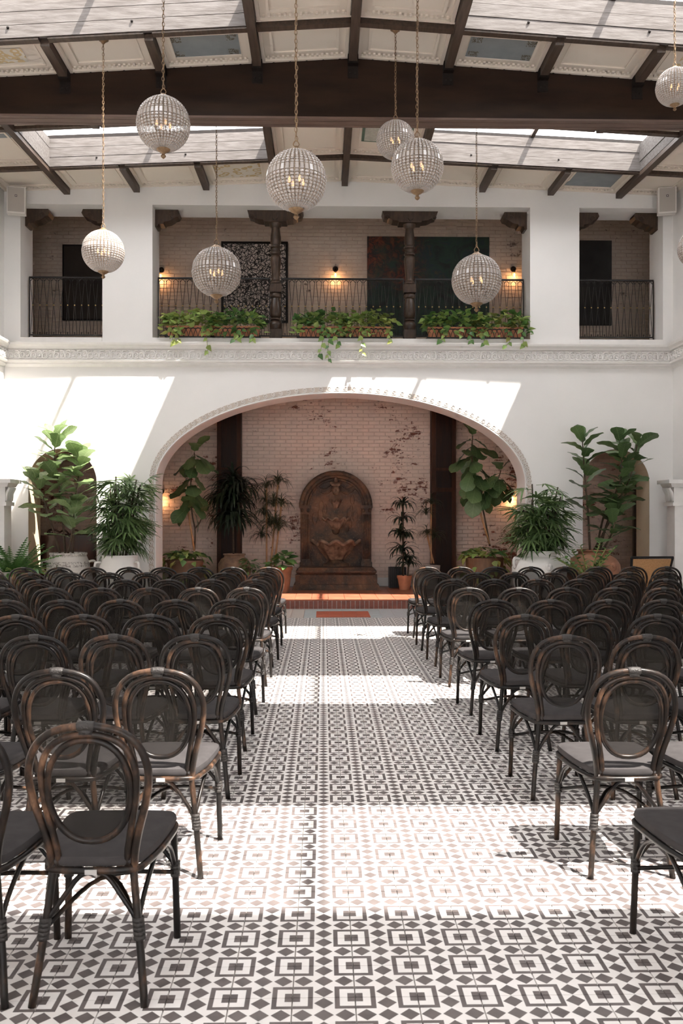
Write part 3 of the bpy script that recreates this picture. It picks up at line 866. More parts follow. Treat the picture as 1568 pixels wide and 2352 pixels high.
def ceiling_panel(k, y0, y1, mx, my, mat, corners=False, line=None):
    x0, x1 = PXC + k*PSP + .05 + mx, PXC + (k+1)*PSP - .05 - mx
    def sheet(a, b, c, d, dz, mt, nm='painted_panel'):
        return part(nm, MB().quad((a,c,zc(a,c)-dz), (a,d,zc(a,d)-dz), (b,d,zc(b,d)-dz), (b,c,zc(b,c)-dz)), mt, ceil)
    if line: sheet(x0-.04, x1+.04, y0+my-.04, y1-my+.04, .004, line, 'painted_border')
    sheet(x0, x1, y0+my, y1-my, .008, mat)
    if corners:
        for xa in (x0+.02, x1-.14):
            for yy in (y0+my+.02, y1-my-.14): sheet(xa, xa+.12, yy, yy+.12, .011, M['gildcorner'], 'stencil_corner')
yA, yB_ = BAYS[1]+.045, GIRD[0]
ceiling_panel(-2, yA, yB_, .13, .17, M['blue'], True); ceiling_panel(1, yA, yB_, .13, .17, M['blue'], True)
ceiling_panel(-4, yA, yB_, .30, .25, M['gildspray']); ceiling_panel(3, yA, yB_, .30, .25, M['gildspray'])
ceiling_panel(-2, BAYS[0]+.045, YW, .16, .25, M['gildpanel']); ceiling_panel(3, BAYS[0]+.045, YW, .13, .2, M['blue'])
ceiling_panel(-5, GIRD[0]+.22, BAYS[0]-SKYL+.6, .0, .2, M['blue']); ceiling_panel(0, GIRD[0]+.3, BAYS[0]-.3, .2, .2, M['sage'], False, M['green_line'])

# mantel-like pilasters on the side walls next to the corners
for xs, sg, lab in ((XL, 1, 'white fluted pilaster bracket on the wall at the sunny corner'), (XR, -1, 'white fluted pilaster bracket on the wall at the shaded corner')):
    t = thing('pilaster', lab, 'pilaster', (xs, 14.3, 0), kind='structure')
    bx = lambda d, y, z0, z1: MB().box(*sorted((0, sg*d)), -y, y, z0, z1)
    part('shaft', bx(.27, .16, 0, 1.72), M['trimwhite'], t)
    part('necking', bx(.31, .19, 1.70, 1.76), M['trimwhite'], t)
    cap = part('capital', bx(.285, .165, 1.76, 2.0), M['trimwhite'], t)
    for i in range(5):
        y = -.13 + i*.065
        part('flute', MB().tube([(sg*.29, y, 1.78), (sg*.30, y, 1.9), (sg*.345, y, 1.99)], .022, 6), M['trimwhite'], cap, True)
    part('capital_moulding', MB().frus(*sorted((0, sg*.33)), -.2, .2, 2.0, 2.06, -.03), M['trimwhite'], t)
    part('abacus', bx(.40, .26, 2.06, 2.12), M['trimwhite'], t)

# panelled timber posts against the brick wall
for px0, px1, lab in ((498, 553, 'tall dark panelled timber post behind the black strap-leaf plant'), (991, 1047, 'tall dark panelled timber post beside the thin spiky plant')):
    yf = YB - .28; x0, x1 = PX(px0, yf), PX(px1, yf); wd = x1-x0
    t = thing('timber_post', lab, 'post', ((x0+x1)/2, yf, ZP), kind='structure')
    part('post_body', MB().box(-wd/2, wd/2, 0, .27, 0, 4.04), M['panelwood'], t)
    zz = [(.12, PZ(1132,yf)-ZP), (PZ(1118,yf)-ZP, PZ(1083,yf)-ZP), (PZ(1072,yf)-ZP, 3.95)]
    for a, b in zz:
        h = wd*.28; e = .02
        fr = MB()
        for (xa, xb, za, zb) in ((-h-e, -h, a-e, b+e), (h, h+e, a-e, b+e), (-h, h, a-e, a), (-h, h, b, b+e)): fr.box(xa, xb, -.018, .0, za, zb)
        pn = part('panel', MB().box(-h, h, -.006, .0, a, b), M['panelwood_in'], t)
        part('panel_moulding', fr, M['panelwood_in'], pn)
tag(part('door_1', MB().box(PX(1455,17.6), PX(1478,17.6)+.5, 17.6, 17.68, ZP, 2.4), M['curtain']), 'grey brown door edge seen through the small arch', 'door', kind='structure')

# ------------------------------------------------------------------ chairs
def lean(z): return -.185 - (z-.43)*.19
OUT = [(.130,.40),(.134,.46),(.150,.54),(.172,.62),(.187,.70),(.183,.765),(.156,.828),(.098,.872),(.0,.888)]
INN = [(.108,.40),(.112,.47),(.126,.55),(.142,.63),(.149,.70),(.143,.765),(.114,.822),(.062,.852),(.0,.861)]
def loop(pr):
    L = [(-x, lean(z), z) for x, z in pr]; Rr = [(x, lean(z), z) for x, z in reversed(pr[:-1])]
    return crv(L + Rr, 3)
SEAT = []
def seat_outline(off):
    pts = [(.128,-.19),(.160,-.13),(.182,-.02),(.194,.12),(.196,.19),(.184,.232),(.15,.245),(.0,.25)]
    h = [(x + off*(1 if x > .01 else 0), y + off*(1 if y > .1 else (-1 if y < -.15 else 0))) for x, y in pts]
    full = h + [(-x, y) for x, y in reversed(h[:-1])] + [(0, -.20 - off)]
    return [tuple(p)[:2] for p in crv([(x, y, 0) for x, y in full], 2, True)]
sm = MB()
rings = [(-.012,.418),(.0,.425),(.004,.438),(.0,.452),(-.016,.460),(-.09,.463)]
n_s = len(seat_outline(0))
for off, z in rings:
    o_ = seat_outline(max(off, -.03)); f = 1.0 if off > -.05 else .55
    for x, y in o_: sm.v.append((x*f, (y-.03)*f+.03, z))
for j in range(len(rings)-1):
    for k in range(n_s):
        k2 = (k+1) % n_s; sm.f.append((j*n_s+k, (j+1)*n_s+k, (j+1)*n_s+k2, j*n_s+k2))
sm.f.append(tuple(range(n_s))); sm.f.append(tuple(reversed([(len(rings)-1)*n_s+k for k in range(n_s)])))
CH = {}
CH['seat'] = sm.mesh('seat', M['seatcloth'], 'auto')
CH['seat_rim'] = MB().tube([(x, y, .410) for x, y in seat_outline(.0)], .0125, 6, True).mesh('seat_rim', M['rattan'], True)
CH['back_frame'] = MB().tube(loop(OUT), .0130, 8).mesh('back_frame', M['rattan'], True)
CH['inner_arch'] = MB().tube(loop(INN), .0115, 8).mesh('inner_arch', M['rattan'], True)
def oval(t, k=1.0):
    a = 2*PI*t; sn, cs = math.sin(a), math.cos(a)
    z = .673 + .169*k*math.copysign(abs(sn)**.92, sn)
    wd = (.131 - .008*max(0, -sn))*k
    return (wd*math.copysign(abs(cs)**.86, cs), lean(z), z)
CH['back_ring'] = MB().tube([oval(i/36) for i in range(36)], .0110, 8, True).mesh('back_ring', M['rattan'], True)
pm = MB(); pm.v = [(0, lean(.673), .673)] + [oval(i/36, .98) for i in range(36)]; pm.f = [(0, 1+i, 1+(i+1) % 36) for i in range(36)]
CH['back_mesh'] = pm.mesh('back_mesh', M['netting'])
def wrap(path, r, n=5):
    return MB().tube(path, r, 8)
CH['top_binding'] = MB().tube(crv([(-.026, lean(.885), .886),(0, lean(.888), .888),(.026, lean(.885), .886)], 3), .0165, 8).tube([(x, lean(.87)+.0, .872) for x in (-.02, 0, .02)], .016, 6).mesh('top_binding', M['binding'], True)
legs = {}
for s, t_ in ((-1, 'l'), (1, 'r')):
    rear = crv([(s*.125, -.182, .43), (s*.140, -.195, .30), (s*.158, -.215, .15), (s*.176, -.245, 0)], 3)
    front = crv([(s*.188, .195, .41), (s*.193, .205, .25), (s*.199, .215, 0)], 3)
    CH['rear_'+t_] = MB().tube(rear, .0130, 8).mesh('leg', M['rattan'], True)
    CH['front_'+t_] = MB().tube(front, .0130, 8).mesh('leg', M['rattan'], True)
    bw = MB()
    for i in range(5): bw.tube([(s*(.147+.0015*i), -.202-.0016*i, .255-.013*i+.0065), (s*(.147+.0015*i), -.202-.0016*i, .255-.013*i-.0065)], .0195, 8)
    CH['rbind_'+t_] = bw.mesh('binding', M['binding'], True)
    bw = MB()
    for i in range(4): bw.tube([(s*.193, .206, .275-.013*i+.0065), (s*.193, .206, .275-.013*i-.0065)], .0185, 8)
    CH['fbind_'+t_] = bw.mesh('binding', M['binding'], True)
    CH['side_'+t_] = MB().tube(crv([(s*.146,-.198,.25),(s*.158,-.14,.33),(s*.172,-.03,.405),(s*.180,.03,.408),(s*.187,.13,.36),(s*.192,.20,.27)], 4), .0085, 6).mesh('side_brace', M['rattan'], True)
    CH['cross_'+t_] = MB().tube(crv([(s*.146,-.198,.23),(s*.05,-.04,.30),(-s*.05,.06,.30),(-s*.192,.20,.245)], 4), .0085, 6).mesh('cross_stretcher', M['rattan'], True)
CH['arch_rear'] = MB().tube(crv([(-.146,-.20,.25),(-.095,-.192,.32),(-.045,-.186,.385),(0,-.184,.398),(.045,-.186,.385),(.095,-.192,.32),(.146,-.20,.25)], 4), .0090, 6).mesh('rear_brace', M['rattan'], True)
CH['arch_front'] = MB().tube(crv([(-.192,.205,.27),(-.13,.215,.34),(-.06,.222,.392),(0,.224,.40),(.06,.222,.392),(.13,.215,.34),(.192,.205,.27)], 4), .0090, 6).mesh('front_brace', M['rattan'], True)
CH['tag'] = MB().box(-.019,.019,-.2175,-.214,.403,.418).mesh('maker_tag', M['white_tag'])
ORD = ['first','second','third','fourth','fifth','sixth','seventh','eighth','ninth','tenth','eleventh','twelfth']
def chair(x, y, rz, label, group, detail):
    t = thing('bistro_chair', label, 'chair', (x, y, 0), rz, group)
    for k in ('seat','seat_rim','inner_arch','back_ring','back_mesh'): put(k, CH[k], t)
    bf = put('back_frame', CH['back_frame'], t); put('binding', CH['top_binding'], bf)
    for k in ('rear_l','rear_r','front_l','front_r'):
        lg = put('leg', CH[k], t)
        if detail > 1: put('binding', CH[k[0] + 'bind_' + k[-1]], lg)
    if detail > 0:
        put('rear_brace', CH['arch_rear'], t)
        for k in ('side_l','side_r'): put('side_brace', CH[k], t)
    if detail > 1:
        put('front_brace', CH['arch_front'], t)
        for k in ('cross_l','cross_r'): put('cross_stretcher', CH[k], t)
        put('maker_tag', CH['tag'], t)
    return t
ROWL = [2.79, 3.78, 4.83, 5.82, 6.87, 8.02, 9.05, 10.12, 11.2]
ROWR = [2.79, 3.74, 4.78, 5.77, 6.80, 7.95, 9.02, 10.10, 11.2]
n_chairs = 0
for side, rows, xa in ((-1, ROWL, -.69), (1, ROWR, 1.31)):
    for r_, yr in enumerate(rows):
        for c_ in range(12):
            x = xa + side*.435*c_ + R.uniform(-.006, .006) * (1 if r_ else .3)
            y = yr + .26 + R.uniform(-.02, .02) * (1 if r_ else .3)
            if r_ == 0: x += -.045 if side < 0 else .035
            if not (XL + .35 < x < XR - .3): continue
            q0, q1 = to_px((x-.2, y-.26, .7))[0], to_px((x+.2, y-.26, .7))[0]
            q2, q3 = to_px((x-.2, y+.2, .3))[0], to_px((x+.2, y+.2, .3))[0]
            if max(q1, q3) < 4 or min(q0, q2) > 1564: continue
            lab = 'brown cane bistro chair, %s row from the camera, %s seat %s of the aisle' % (ORD[r_], ORD[c_], 'left' if side < 0 else 'right')
            chair(x, y, R.uniform(-.03, .03) * (1 if r_ else .4), lab, 'bistro chairs %s of the aisle' % ('left' if side < 0 else 'right'), 2 if (r_ < 4 or c_ == 0) else (1 if c_ < 2 else 0))
            n_chairs += 1
print('chairs', n_chairs)

# ------------------------------------------------------------------ balcony: railings, columns, brackets, art, sconces, planters
YR = YW + .36
ZR1, ZR0, ZBD = PZ(641, YR), PZ(772, YR), PZ(704, YR)
PIT = .116
bal = MB()
zt_, zb_ = ZR1-.01, ZR0
for s in (-1, 1):
    bal.tube([(s*.040, 0, zt_-.10), (s*.006, 0, ZBD), (s*.040, 0, zb_)], .0048, 5)
    bal.tube([(s*.040, 0, zt_-.10), (s*.050, 0, zt_)], .0048, 5)
    sp = [(s*(.028 + .026*(1-.62*i/10)*math.cos(PI*.75 + i*PI*1.7/10)), 0, zt_ - .034 + .028*(1-.62*i/10)*math.sin(PI*.75 - 0 - i*PI*1.7/10)) for i in range(11)]
    bal.tube(sp, .0058, 5)
bal.tube([(0,0,zb_),(0,0,zb_+.05)], .006, 5).tube([(-.014,0,zb_+.035),(.014,0,zb_+.035)], .005, 5)
bal_me = bal.mesh('baluster', M['iron'], True)
bead_me = MB().ball((0,0,0), .0125,.0125,.0125, 8, 6).mesh('brass_bead', M['gold'], True)
def railing(x0, x1, label):
    t = thing('balcony_railing', label, 'railing', ((x0+x1)/2, YR, 0), group='iron balcony railings')
    hw = (x1-x0)/2
    part('top_rail', MB().box(-hw, hw, -.022, .022, ZR1-.012, ZR1+.012), M['iron'], t)
    part('bottom_rail', MB().box(-hw, hw, -.012, .012, ZR0-.010, ZR0+.008), M['iron'], t)
    for s in (-1, 1):
        part('end_post', MB().box(s*hw-.008, s*hw+.008, -.010, .010, Z_SILL+.015, ZR1), M['iron'], t)
    k = max(1, round(2*hw/PIT))
    for i in range(k):
        x = -hw + (i+.5)*2*hw/k
        b_ = put('baluster', bal_me, t, loc=(x, 0, 0))
        put('brass_bead', bead_me, b_, loc=(0, 0, ZBD))
c1, c2 = PX(633, YR), PX(940, YR)
railing(BAYX[0][0]+.03, BAYX[0][1]-.03, 'black iron railing with brass beads before the brown framed canvas')
railing(BAYX[1][0]+.03, c1-.10, 'black iron railing before the black line painting')
railing(c1+.10, c2-.10, 'black iron railing between the two turned columns')
railing(c2+.10, BAYX[1][1]-.03, 'black iron railing before the green end of the large abstract')
railing(BAYX[2][0]+.03, BAYX[2][1]-.03, 'black iron railing before the dark grey canvas')

def capital_outline(hwid, h):
    half = [(.10,-h),(.19,-h),(.20,-h*.86),(.30,-h*.80),(.36,-h*.66),(.38,-h*.58),(.44,-h*.50),(hwid-.02,-h*.28),(hwid,-.0)]
    return [(-x, z) for x, z in reversed(half)] + half
for cx, lab in ((c1, 'turned dark wood column crossing the black line painting'), (c2, 'turned dark wood column crossing the large colourful abstract')):
    zs, zt2 = Z_SILL + .015, Z_OPEN
    t = thing('balcony_column', lab, 'column', (cx, YR, zs), group='turned balcony columns')
    H = zt2 - zs; s8 = lambda cy_: PZ(470 + cy_/7.35, YR) - zs
    s3 = lambda y3: PZ(248 + y3/3, YR) - zs
    part('plinth', MB().box(-.102,.102,-.102,.102,0,s3(1532)), M['darkwood'], t)
    prof = [(.06,s3(1532)),(.09,s3(1528)),(.107,s3(1512)),(.107,s3(1492)),(.085,s3(1476)),(.066,s3(1470)),(.090,s3(1464)),(.090,s3(1456)),(.066,s3(1450)),(.092,s3(1440)),(.101,s3(1420)),(.094,s3(1375)),(.076,s3(1325)),(.070,s3(1316)),(.098,s3(1308)),(.103,s3(1298)),(.098,s3(1288)),(.07,s3(1278))]
    part('lower_baluster', MB().lathe(prof, 24), M['darkwood'], t, 'auto')
    part('square_block', MB().box(-.101,.101,-.101,.101,s3(1278),s3(1221)), M['darkwood'], t)
    prof = [(.06,s3(1221)),(.092,s3(1215)),(.094,s3(1203)),(.072,s3(1194)),(.066,s3(1180)),(.074,s3(1140)),(.090,s3(1070)),(.095,s3(1045)),(.086,s3(1028)),(.068,s3(1020)),(.094,s3(1013)),(.094,s3(1004)),(.072,s3(997)),(.080,s3(985)),(.072,s3(973)),(.096,s3(967)),(.096,s3(957)),(.074,s3(949)),(.092,s3(930)),(.088,s3(895)),(.072,s3(850)),(.070,s3(832)),(.094,s3(822)),(.108,s3(812)),(.108,s3(800))]
    part('upper_baluster', MB().lathe(prof, 24), M['darkwood'], t, 'auto')
    hb = H - s3(802)
    cap = part('bracket_capital', MB().prism([(x, z + H) for x, z in capital_outline(.475, hb)], -.14, .14), M['darkwood'], t)
    part('shield', MB().prism([(-.04,H-.06),(-.04,H-.13),(0,H-.175),(.04,H-.13),(.04,H-.06),(0,H-.045)][::1], -.165, -.14), M['darkwood'], cap)
    for s in (-1, 1):
        part('carved_scroll', MB().tube(crv([(s*(.40 - .055*(1-.6*i/9)*math.cos(i*.75)), -.143, H-.11 + .055*(1-.6*i/9)*math.sin(i*.75)) for i in range(10)], 2), .008, 5), M['darkwood'], cap, True)
def half_bracket(x, s, label):
    t = thing('wall_bracket', label, 'bracket', (x, YR, Z_OPEN), group='carved half brackets of the balcony openings')
    h = .24
    o = [(0,0),(0,-h-.05),(.035,-h-.05),(.06,-h),(.14,-h),(.15,-h*.86),(.24,-h*.78),(.30,-h*.64),(.32,-h*.55),(.38,-h*.47),(.41,-h*.25),(.385,0)]
    o = [(s*a, b) for a, b in o]
    if s < 0: o = o[::-1]
    part('bracket_body', MB().prism(o, -.13, .13), M['darkwood'], t)
    part('carved_scroll', MB().tube(crv([(s*(.29 - .055*(1-.6*i/9)*math.cos(i*.75)), -.133, -.10 + .05*(1-.6*i/9)*math.sin(i*.75)) for i in range(10)], 2), .008, 5), M['darkwood'], t, True)
half_bracket(BAYX[0][0], 1, 'carved dark bracket nearest the sunny corner loudspeaker')
half_bracket(BAYX[0][1], -1, 'carved dark bracket above the lowest hanging globe at the narrow sunny opening')
half_bracket(BAYX[1][0], 1, 'carved dark bracket above the sconce at the sunny end of the wide opening')
half_bracket(BAYX[1][1], -1, 'carved dark bracket above the sconce at the shaded end of the wide opening')
half_bracket(BAYX[2][0], 1, 'carved dark bracket over the dark grey canvas')
half_bracket(BAYX[2][1], -1, 'carved dark bracket nearest the shaded corner loudspeaker')

def picture(label, px0, px1, py0, py1, mat, fr, frm, Y=YB-.065):
    a, b = P(px0, py1, Y), P(px1, py0, Y); hw, hh = (b.x-a.x)/2, (b.z-a.z)/2
    t = thing('painting', label, 'painting', ((a.x+b.x)/2, Y, (a.z+b.z)/2))
    part('canvas', MB().box(-hw+fr, hw-fr, -.012, .034, -hh+fr, hh-fr), mat, t)
    if fr:
        f_ = MB().box(-hw, -hw+fr, -.025, .034, -hh, hh).box(hw-fr, hw, -.025, .034, -hh, hh).box(-hw+fr, hw-fr, -.025, .034, -hh, -hh+fr).box(-hw+fr, hw-fr, -.025, .034, hh-fr, hh)
        part('frame', f_, frm, t)
picture('brown black framed canvas in the narrow opening by the sunny corner', 144, 262, 563, 736, M['darkart'], .03, M['black'])
picture('white painting covered in black tangled lines in a black frame', 508, 661, 556, 741, M['bwart'], .045, M['black'])
picture('large unframed dark abstract with red and green strokes', 843, 1123, 545, 770, M['colart'], 0, None)
picture('dark grey canvas in the narrow opening by the shaded corner', 1295, 1404, 553, 747, M['greyart'], 0, None)

def sconce(px, py, Yw_, label, energy):
    p = P(px, py, Yw_)
    t = thing('wall_sconce', label, 'wall lamp', (p.x, Yw_, p.z), group='bare bulb wall sconces')
    part('backplate', MB().tube([(0, .0, .10), (0, -.025, .10)], .055, 16), M['black'], t, 'auto')
    part('arm', MB().tube(crv([(0,-.02,.10),(0,-.09,.10),(0,-.11,.075)], 4), .012, 8), M['black'], t, True)
    part('socket', MB().lathe([(.001,.075),(.022,.07),(.026,.03),(.018,.015),(.001,.015)], 12, (0,-.11,0)), M['black'], t, True)
    part('filament', MB().ball((0,-.11,-.045), .012,.012,.034, 8, 6), M['filament'], t, True)
    part('bulb', MB().lathe([(.012,.015),(.03,-.02),(.036,-.05),(.03,-.085),(.001,-.105)], 14, (0,-.11,0)), M['bulbglass'], t, True)
    l = bpy.data.lights.new('sconce_glow', 'POINT'); l.energy = energy; l.color = (1.0,.50,.22); l.shadow_soft_size = .03
    lo = bpy.data.objects.new('sconce_glow', l); COL.objects.link(lo); lo.parent = t; lo.location = (0,-.11,-.125)
YS = YB - .015
sconce(371, 632, YS, 'bare bulb sconce at the sunny end of the balcony brick', 1.3)
sconce(770, 630, YS, 'bare bulb sconce between the line painting and the colourful abstract', 1.3)
sconce(1178, 630, YS, 'bare bulb sconce at the shaded end of the balcony brick', 1.3)
sconce(1174, 1140, YS, 'bare bulb sconce on the alcove brick by the leaning fig', 1.3)
sconce(371, 1140, YS, 'bare bulb sconce half hidden by the arch jamb', 1.3)

# ------------------------------------------------------------------ leaves
def frame_m(pos, d, scale, roll=0.0, up=(0,0,1)):
    d = Vector(d).normalized(); u = Vector(up)
    if abs(d.dot(u)) > .97: u = Vector((0,-1,0))
    x = d.cross(u).normalized(); z = x.cross(d).normalized()
    m = Matrix(((x.x,d.x,z.x,0),(x.y,d.y,z.y,0),(x.z,d.z,z.z,0),(0,0,0,1))) @ Matrix.Rotation(roll, 4, 'Y')
    return Matrix.Translation(pos) @ m @ Matrix.Scale(scale, 4)
def lerp_tab(tab, t):
    for (a, va), (b, vb) in zip(tab, tab[1:]):
        if t <= b: return va + (vb-va)*(t-a)/(b-a)
    return tab[-1][1]
def leaf_mesh(name, mat, tab, droop, cup, ripple, nu=9, nv=6, ph=0.0, petiole=.0):
    mb = MB()
    def fn(u, v):
        wd = lerp_tab(tab, u); s = (v-.5)*2
        z = -droop*u*u + cup*abs(s)*wd + ripple*math.sin(u*17+ph)*s*s - .02*math.cos(s*PI*3)*wd*math.sin(u*PI)
        return (s*wd, u, z + .03)
    mb.grid(nu, nv, fn)
    if petiole: mb.tube([(0,-petiole,.02),(0,.05,.03)], .012, 5)
    return mb.mesh(name, mat, True)
FIGT = [(0,.02),(.06,.16),(.16,.21),(.30,.20),(.45,.25),(.62,.335),(.76,.35),(.88,.27),(.96,.14),(1,.02)]
HEART = [(0,.10),(.05,.30),(.16,.40),(.32,.40),(.55,.30),(.75,.18),(.9,.07),(1,.01)]
OVAL = [(0,.02),(.15,.17),(.4,.24),(.65,.2),(.85,.1),(1,.01)]
FIG = {k: [leaf_mesh('leaf', M[k], FIGT, d, c, .02, ph=p, petiole=.12) for d, c, p in ((.12,.10,0),(.28,.05,2),(.40,.14,4))] for k in ('fig','figsunlit')}
POT = {k: [leaf_mesh('leaf', M[k], HEART, d, .12, .0, 6, 4, petiole=.15) for d in (.15, .35)] for k in ('pothos','pothosdark','pothosyellow')}
OVL = {k: [leaf_mesh('leaf', M[k], OVAL, d, .10, .0, 6, 4) for d in (.2, .45)] for k in ('palm','fern','pothosdark')}

def stem_leaves(plant, path, n, size, meshes, t0=.3, droop=0.0, spread=1.0, start=0.0, rr=R, upz=.35, facing=0.0):
    for i in range(n):
        t = t0 + (1-t0)*(i+.5)/n; f = t*(len(path)-1); j = min(int(f), len(path)-2)
        p = path[j].lerp(path[j+1], f-j)
        a = start + i*2.399 + rr.uniform(-.3,.3)
        elev = upz + (t-.6)*.9 + rr.uniform(-.35,.35) - droop
        if i >= n-2: elev = .9
        d = Vector((math.cos(a)*spread, math.sin(a)*spread - facing, math.tan(max(-1.2, min(1.2, elev)))*spread))
        s = size*rr.uniform(.78, 1.12)*(.85 if t > .93 else 1)
        dn = d.normalized()
        if plant.location.y < 14.7 and plant.location.y + p.y + dn.y*s*1.2 > YW - .06: dn = Vector((dn.x, -abs(dn.y)*.6 - .1, dn.z)).normalized()
        put('leaf', rr.choice(meshes), plant, frame_m(p + dn*.02 + dn*s*.1, dn, s, rr.uniform(-.5,.5)))

def vessel(plant, prof, mat, n=28, name='pot', handles=None, soil_z=None, fn=None):
    v = part(name, MB().lathe(prof, n, fn=fn), mat, plant, 'auto')
    if handles:
        for s in (-1, 1):
            if handles.get('front'): hp = [( s*a, -b, z) for a, b, z in handles['pts']]
            else: hp = [(s*a, b, z) for a, b, z in handles['pts']]
            part('handle', MB().tube(crv(hp, 4), handles.get('r', .022), 8), mat, v, True)
    if soil_z: part('soil', MB().lathe([(.001, soil_z), (soil_r(prof, soil_z), soil_z)], 20), M['soil'], plant)
    return v
def soil_r(prof, z):
    best = max(r for r, q in prof if q > z - .08)
    return min(best, prof_inner(prof)) * .98
def prof_inner(prof):
    zt = max(q for r, q in prof); return max(r for r, q in prof if q > zt - .03)

# fig behind the first rows on the sunny side, in the banded jar
def big_fig(px, Y, label, group, pot, stems, leafkind, nleaf, size, facing=.0):
    x = PX(px, Y); t = thing('potted_fig_tree', label, 'plant', (x, Y, 0 if Y < 14.7 else ZP), group=group)
    z0 = t.location.z
    pot(t)
    for si, st in enumerate(stems):
        pts = crv([Vector((PX(a, Y) - x, dy, PZ(b, Y) - z0)) for a, b, dy in st], 5)
        part('stem', MB().tube(pts, [.020 - .012*i/len(pts) for i in range(len(pts))], 6), M['bark'], t, True)
        stem_leaves(t, pts, nleaf[si], size, FIG[leafkind], .30, start=si*1.3, facing=facing, upz=.62)
    return t
def banded_jar(t):
    prof = [(.001,0),(.24,0),(.30,.10),(.36,.30),(.385,.48),(.37,.62),(.345,.66),(.34,.68),(.335,.78),(.30,.86),(.285,.90),(.30,.92),(.295,.945),(.265,.945),(.255,.90),(.001,.88)]
    vessel(t, prof, M['bandjar'], handles=dict(pts=[(.33,0,.80),(.42,0,.81),(.43,0,.70),(.37,0,.62)], r=.02))
    part('handle', MB().tube(crv([(-.08,-.325,.78),(-.09,-.40,.78),(-.09,-.41,.70),(-.08,-.36,.64)], 4), .018, 8), M['bandjar'], t, True)
big_fig(157, 14.5, 'tall fiddle-leaf fig in the grey banded jar with handles', 'fiddle-leaf figs', banded_jar,
        [[(150,1270,0),(140,1150,0),(128,1060,-.05),(130,1005,-.05)], [(165,1270,.05),(170,1160,.05),(178,1090,.08),(182,1050,.1)], [(140,1270,-.05),(118,1190,-.1),(100,1130,-.15),(85,1095,-.15)], [(160,1270,-.1),(175,1215,-.2),(180,1180,-.25)]], 'figsunlit', [27,22,18,14], .37, .25)
def clay_urn(t):
    prof = [(.001,0),(.22,0),(.28,.15),(.38,.42),(.43,.62),(.42,.76),(.35,.86),(.25,.92),(.235,.96),(.265,.98),(.26,1.0),(.22,1.0),(.21,.96),(.001,.94)]
    v = vessel(t, prof, M['urnclay'])
    part('rosette', MB().ball((.20,-.375,.74), .06,.03,.07, 10, 6).ball((.20,-.40,.75), .025,.02,.03, 8, 5), M['urnclay'], v, True)
    part('rosette', MB().ball((-.20,-.375,.74), .06,.03,.07, 10, 6).ball((-.20,-.40,.75), .025,.02,.03, 8, 5), M['urnclay'], v, True)
big_fig(1362, 14.25, 'broad twin-headed fiddle-leaf fig in the round terracotta urn', 'fiddle-leaf figs', clay_urn,
        [[(1355,1275,0),(1350,1180,0),(1340,1090,-.05),(1335,1010,-.05)], [(1370,1275,.05),(1390,1180,.05),(1428,1100,.05),(1425,1010,.05)], [(1375,1275,0),(1400,1190,.05),(1450,1100,.1),(1468,1015,.1)], [(1372,1275,-.1),(1395,1225,-.2),(1405,1180,-.2)], [(1362,1275,.1),(1430,1160,.2),(1455,1120,.2)]], 'fig', [22,24,20,16,10], .36, .25)

# alcove figs with trailing plants round the foot
def foot_plants(t, n, r, z, kind, seedv, size=.13, hang=.35):
    rr = random.Random(seedv)
    for i in range(n):
        a = rr.uniform(0, 2*PI); q = math.sqrt(rr.random())*r*1.25
        zz = z + .05 + rr.uniform(0, .16)*(1 - q/(r*1.3))
        if q > r*.98: zz = z - rr.uniform(-.06, hang)
        p = Vector((q*math.cos(a), q*math.sin(a), zz))
        d = Vector((math.cos(a), math.sin(a), rr.uniform(-.5,.6) if q < r*.98 else rr.uniform(-1.6,-.3)))
        put('leaf', rr.choice(kind), t, frame_m(p, d, size*rr.uniform(.7,1.25), rr.uniform(-.6,.6)))
def alcove_fig(px, Y, label, potmat, prof, stake, stems, nleaf, size, leafkind, seedv, nfoot):
    x = PX(px, Y); t = thing('potted_fig_tree', label, 'plant', (x, Y, ZP), group='fiddle-leaf figs')
    vessel(t, prof, potmat); zr = max(q for r, q in prof)
    part('soil', MB().lathe([(.001, zr-.05), (prof_inner(prof)*.92, zr-.05)], 18), M['soil'], t)
    if stake:
        (a, b, dy), (c, d, dy2) = stake
        part('stake', MB().tube([(PX(a,Y)-x, dy, PZ(b,Y)-ZP), (PX(c,Y)-x, dy2, PZ(d,Y)-ZP)], .018, 8), M['bamboo'], t, True)
    for si, (st, t0) in enumerate(stems):
        pts = crv([Vector((PX(a, Y) - x, dy, PZ(b, Y) - ZP)) for a, b, dy in st], 5)
        part('stem', MB().tube(pts, [.016 - .008*i/len(pts) for i in range(len(pts))], 6), M['bark'], t, True)
        stem_leaves(t, pts, nleaf[si], size, FIG[leafkind], t0, droop=.95, start=si*2.0+1, facing=.75, upz=.25)
    foot_plants(t, nfoot, prof_inner(prof), zr, POT['pothos'] + POT['pothosdark'] + POT['pothosyellow'], seedv)
alcove_fig(425, 16.0, 'slender fiddle-leaf fig staked in a brown pot with trailing leaves', M['potbrown'], [(.001,0),(.24,0),(.31,.5),(.32,.58),(.34,.58),(.34,.62),(.30,.62),(.29,.55),(.001,.54)],
           ((446,1265,0),(428,1150,.02)), [([(445,1265,.05),(447,1220,.05),(440,1180,.06),(436,1120,.05),(446,1060,0),(446,1040,0)], .42), ([(446,1215,.05),(458,1200,.02),(466,1180,0)], .9)], [22, 2], .42, 'fig', 5, 130)
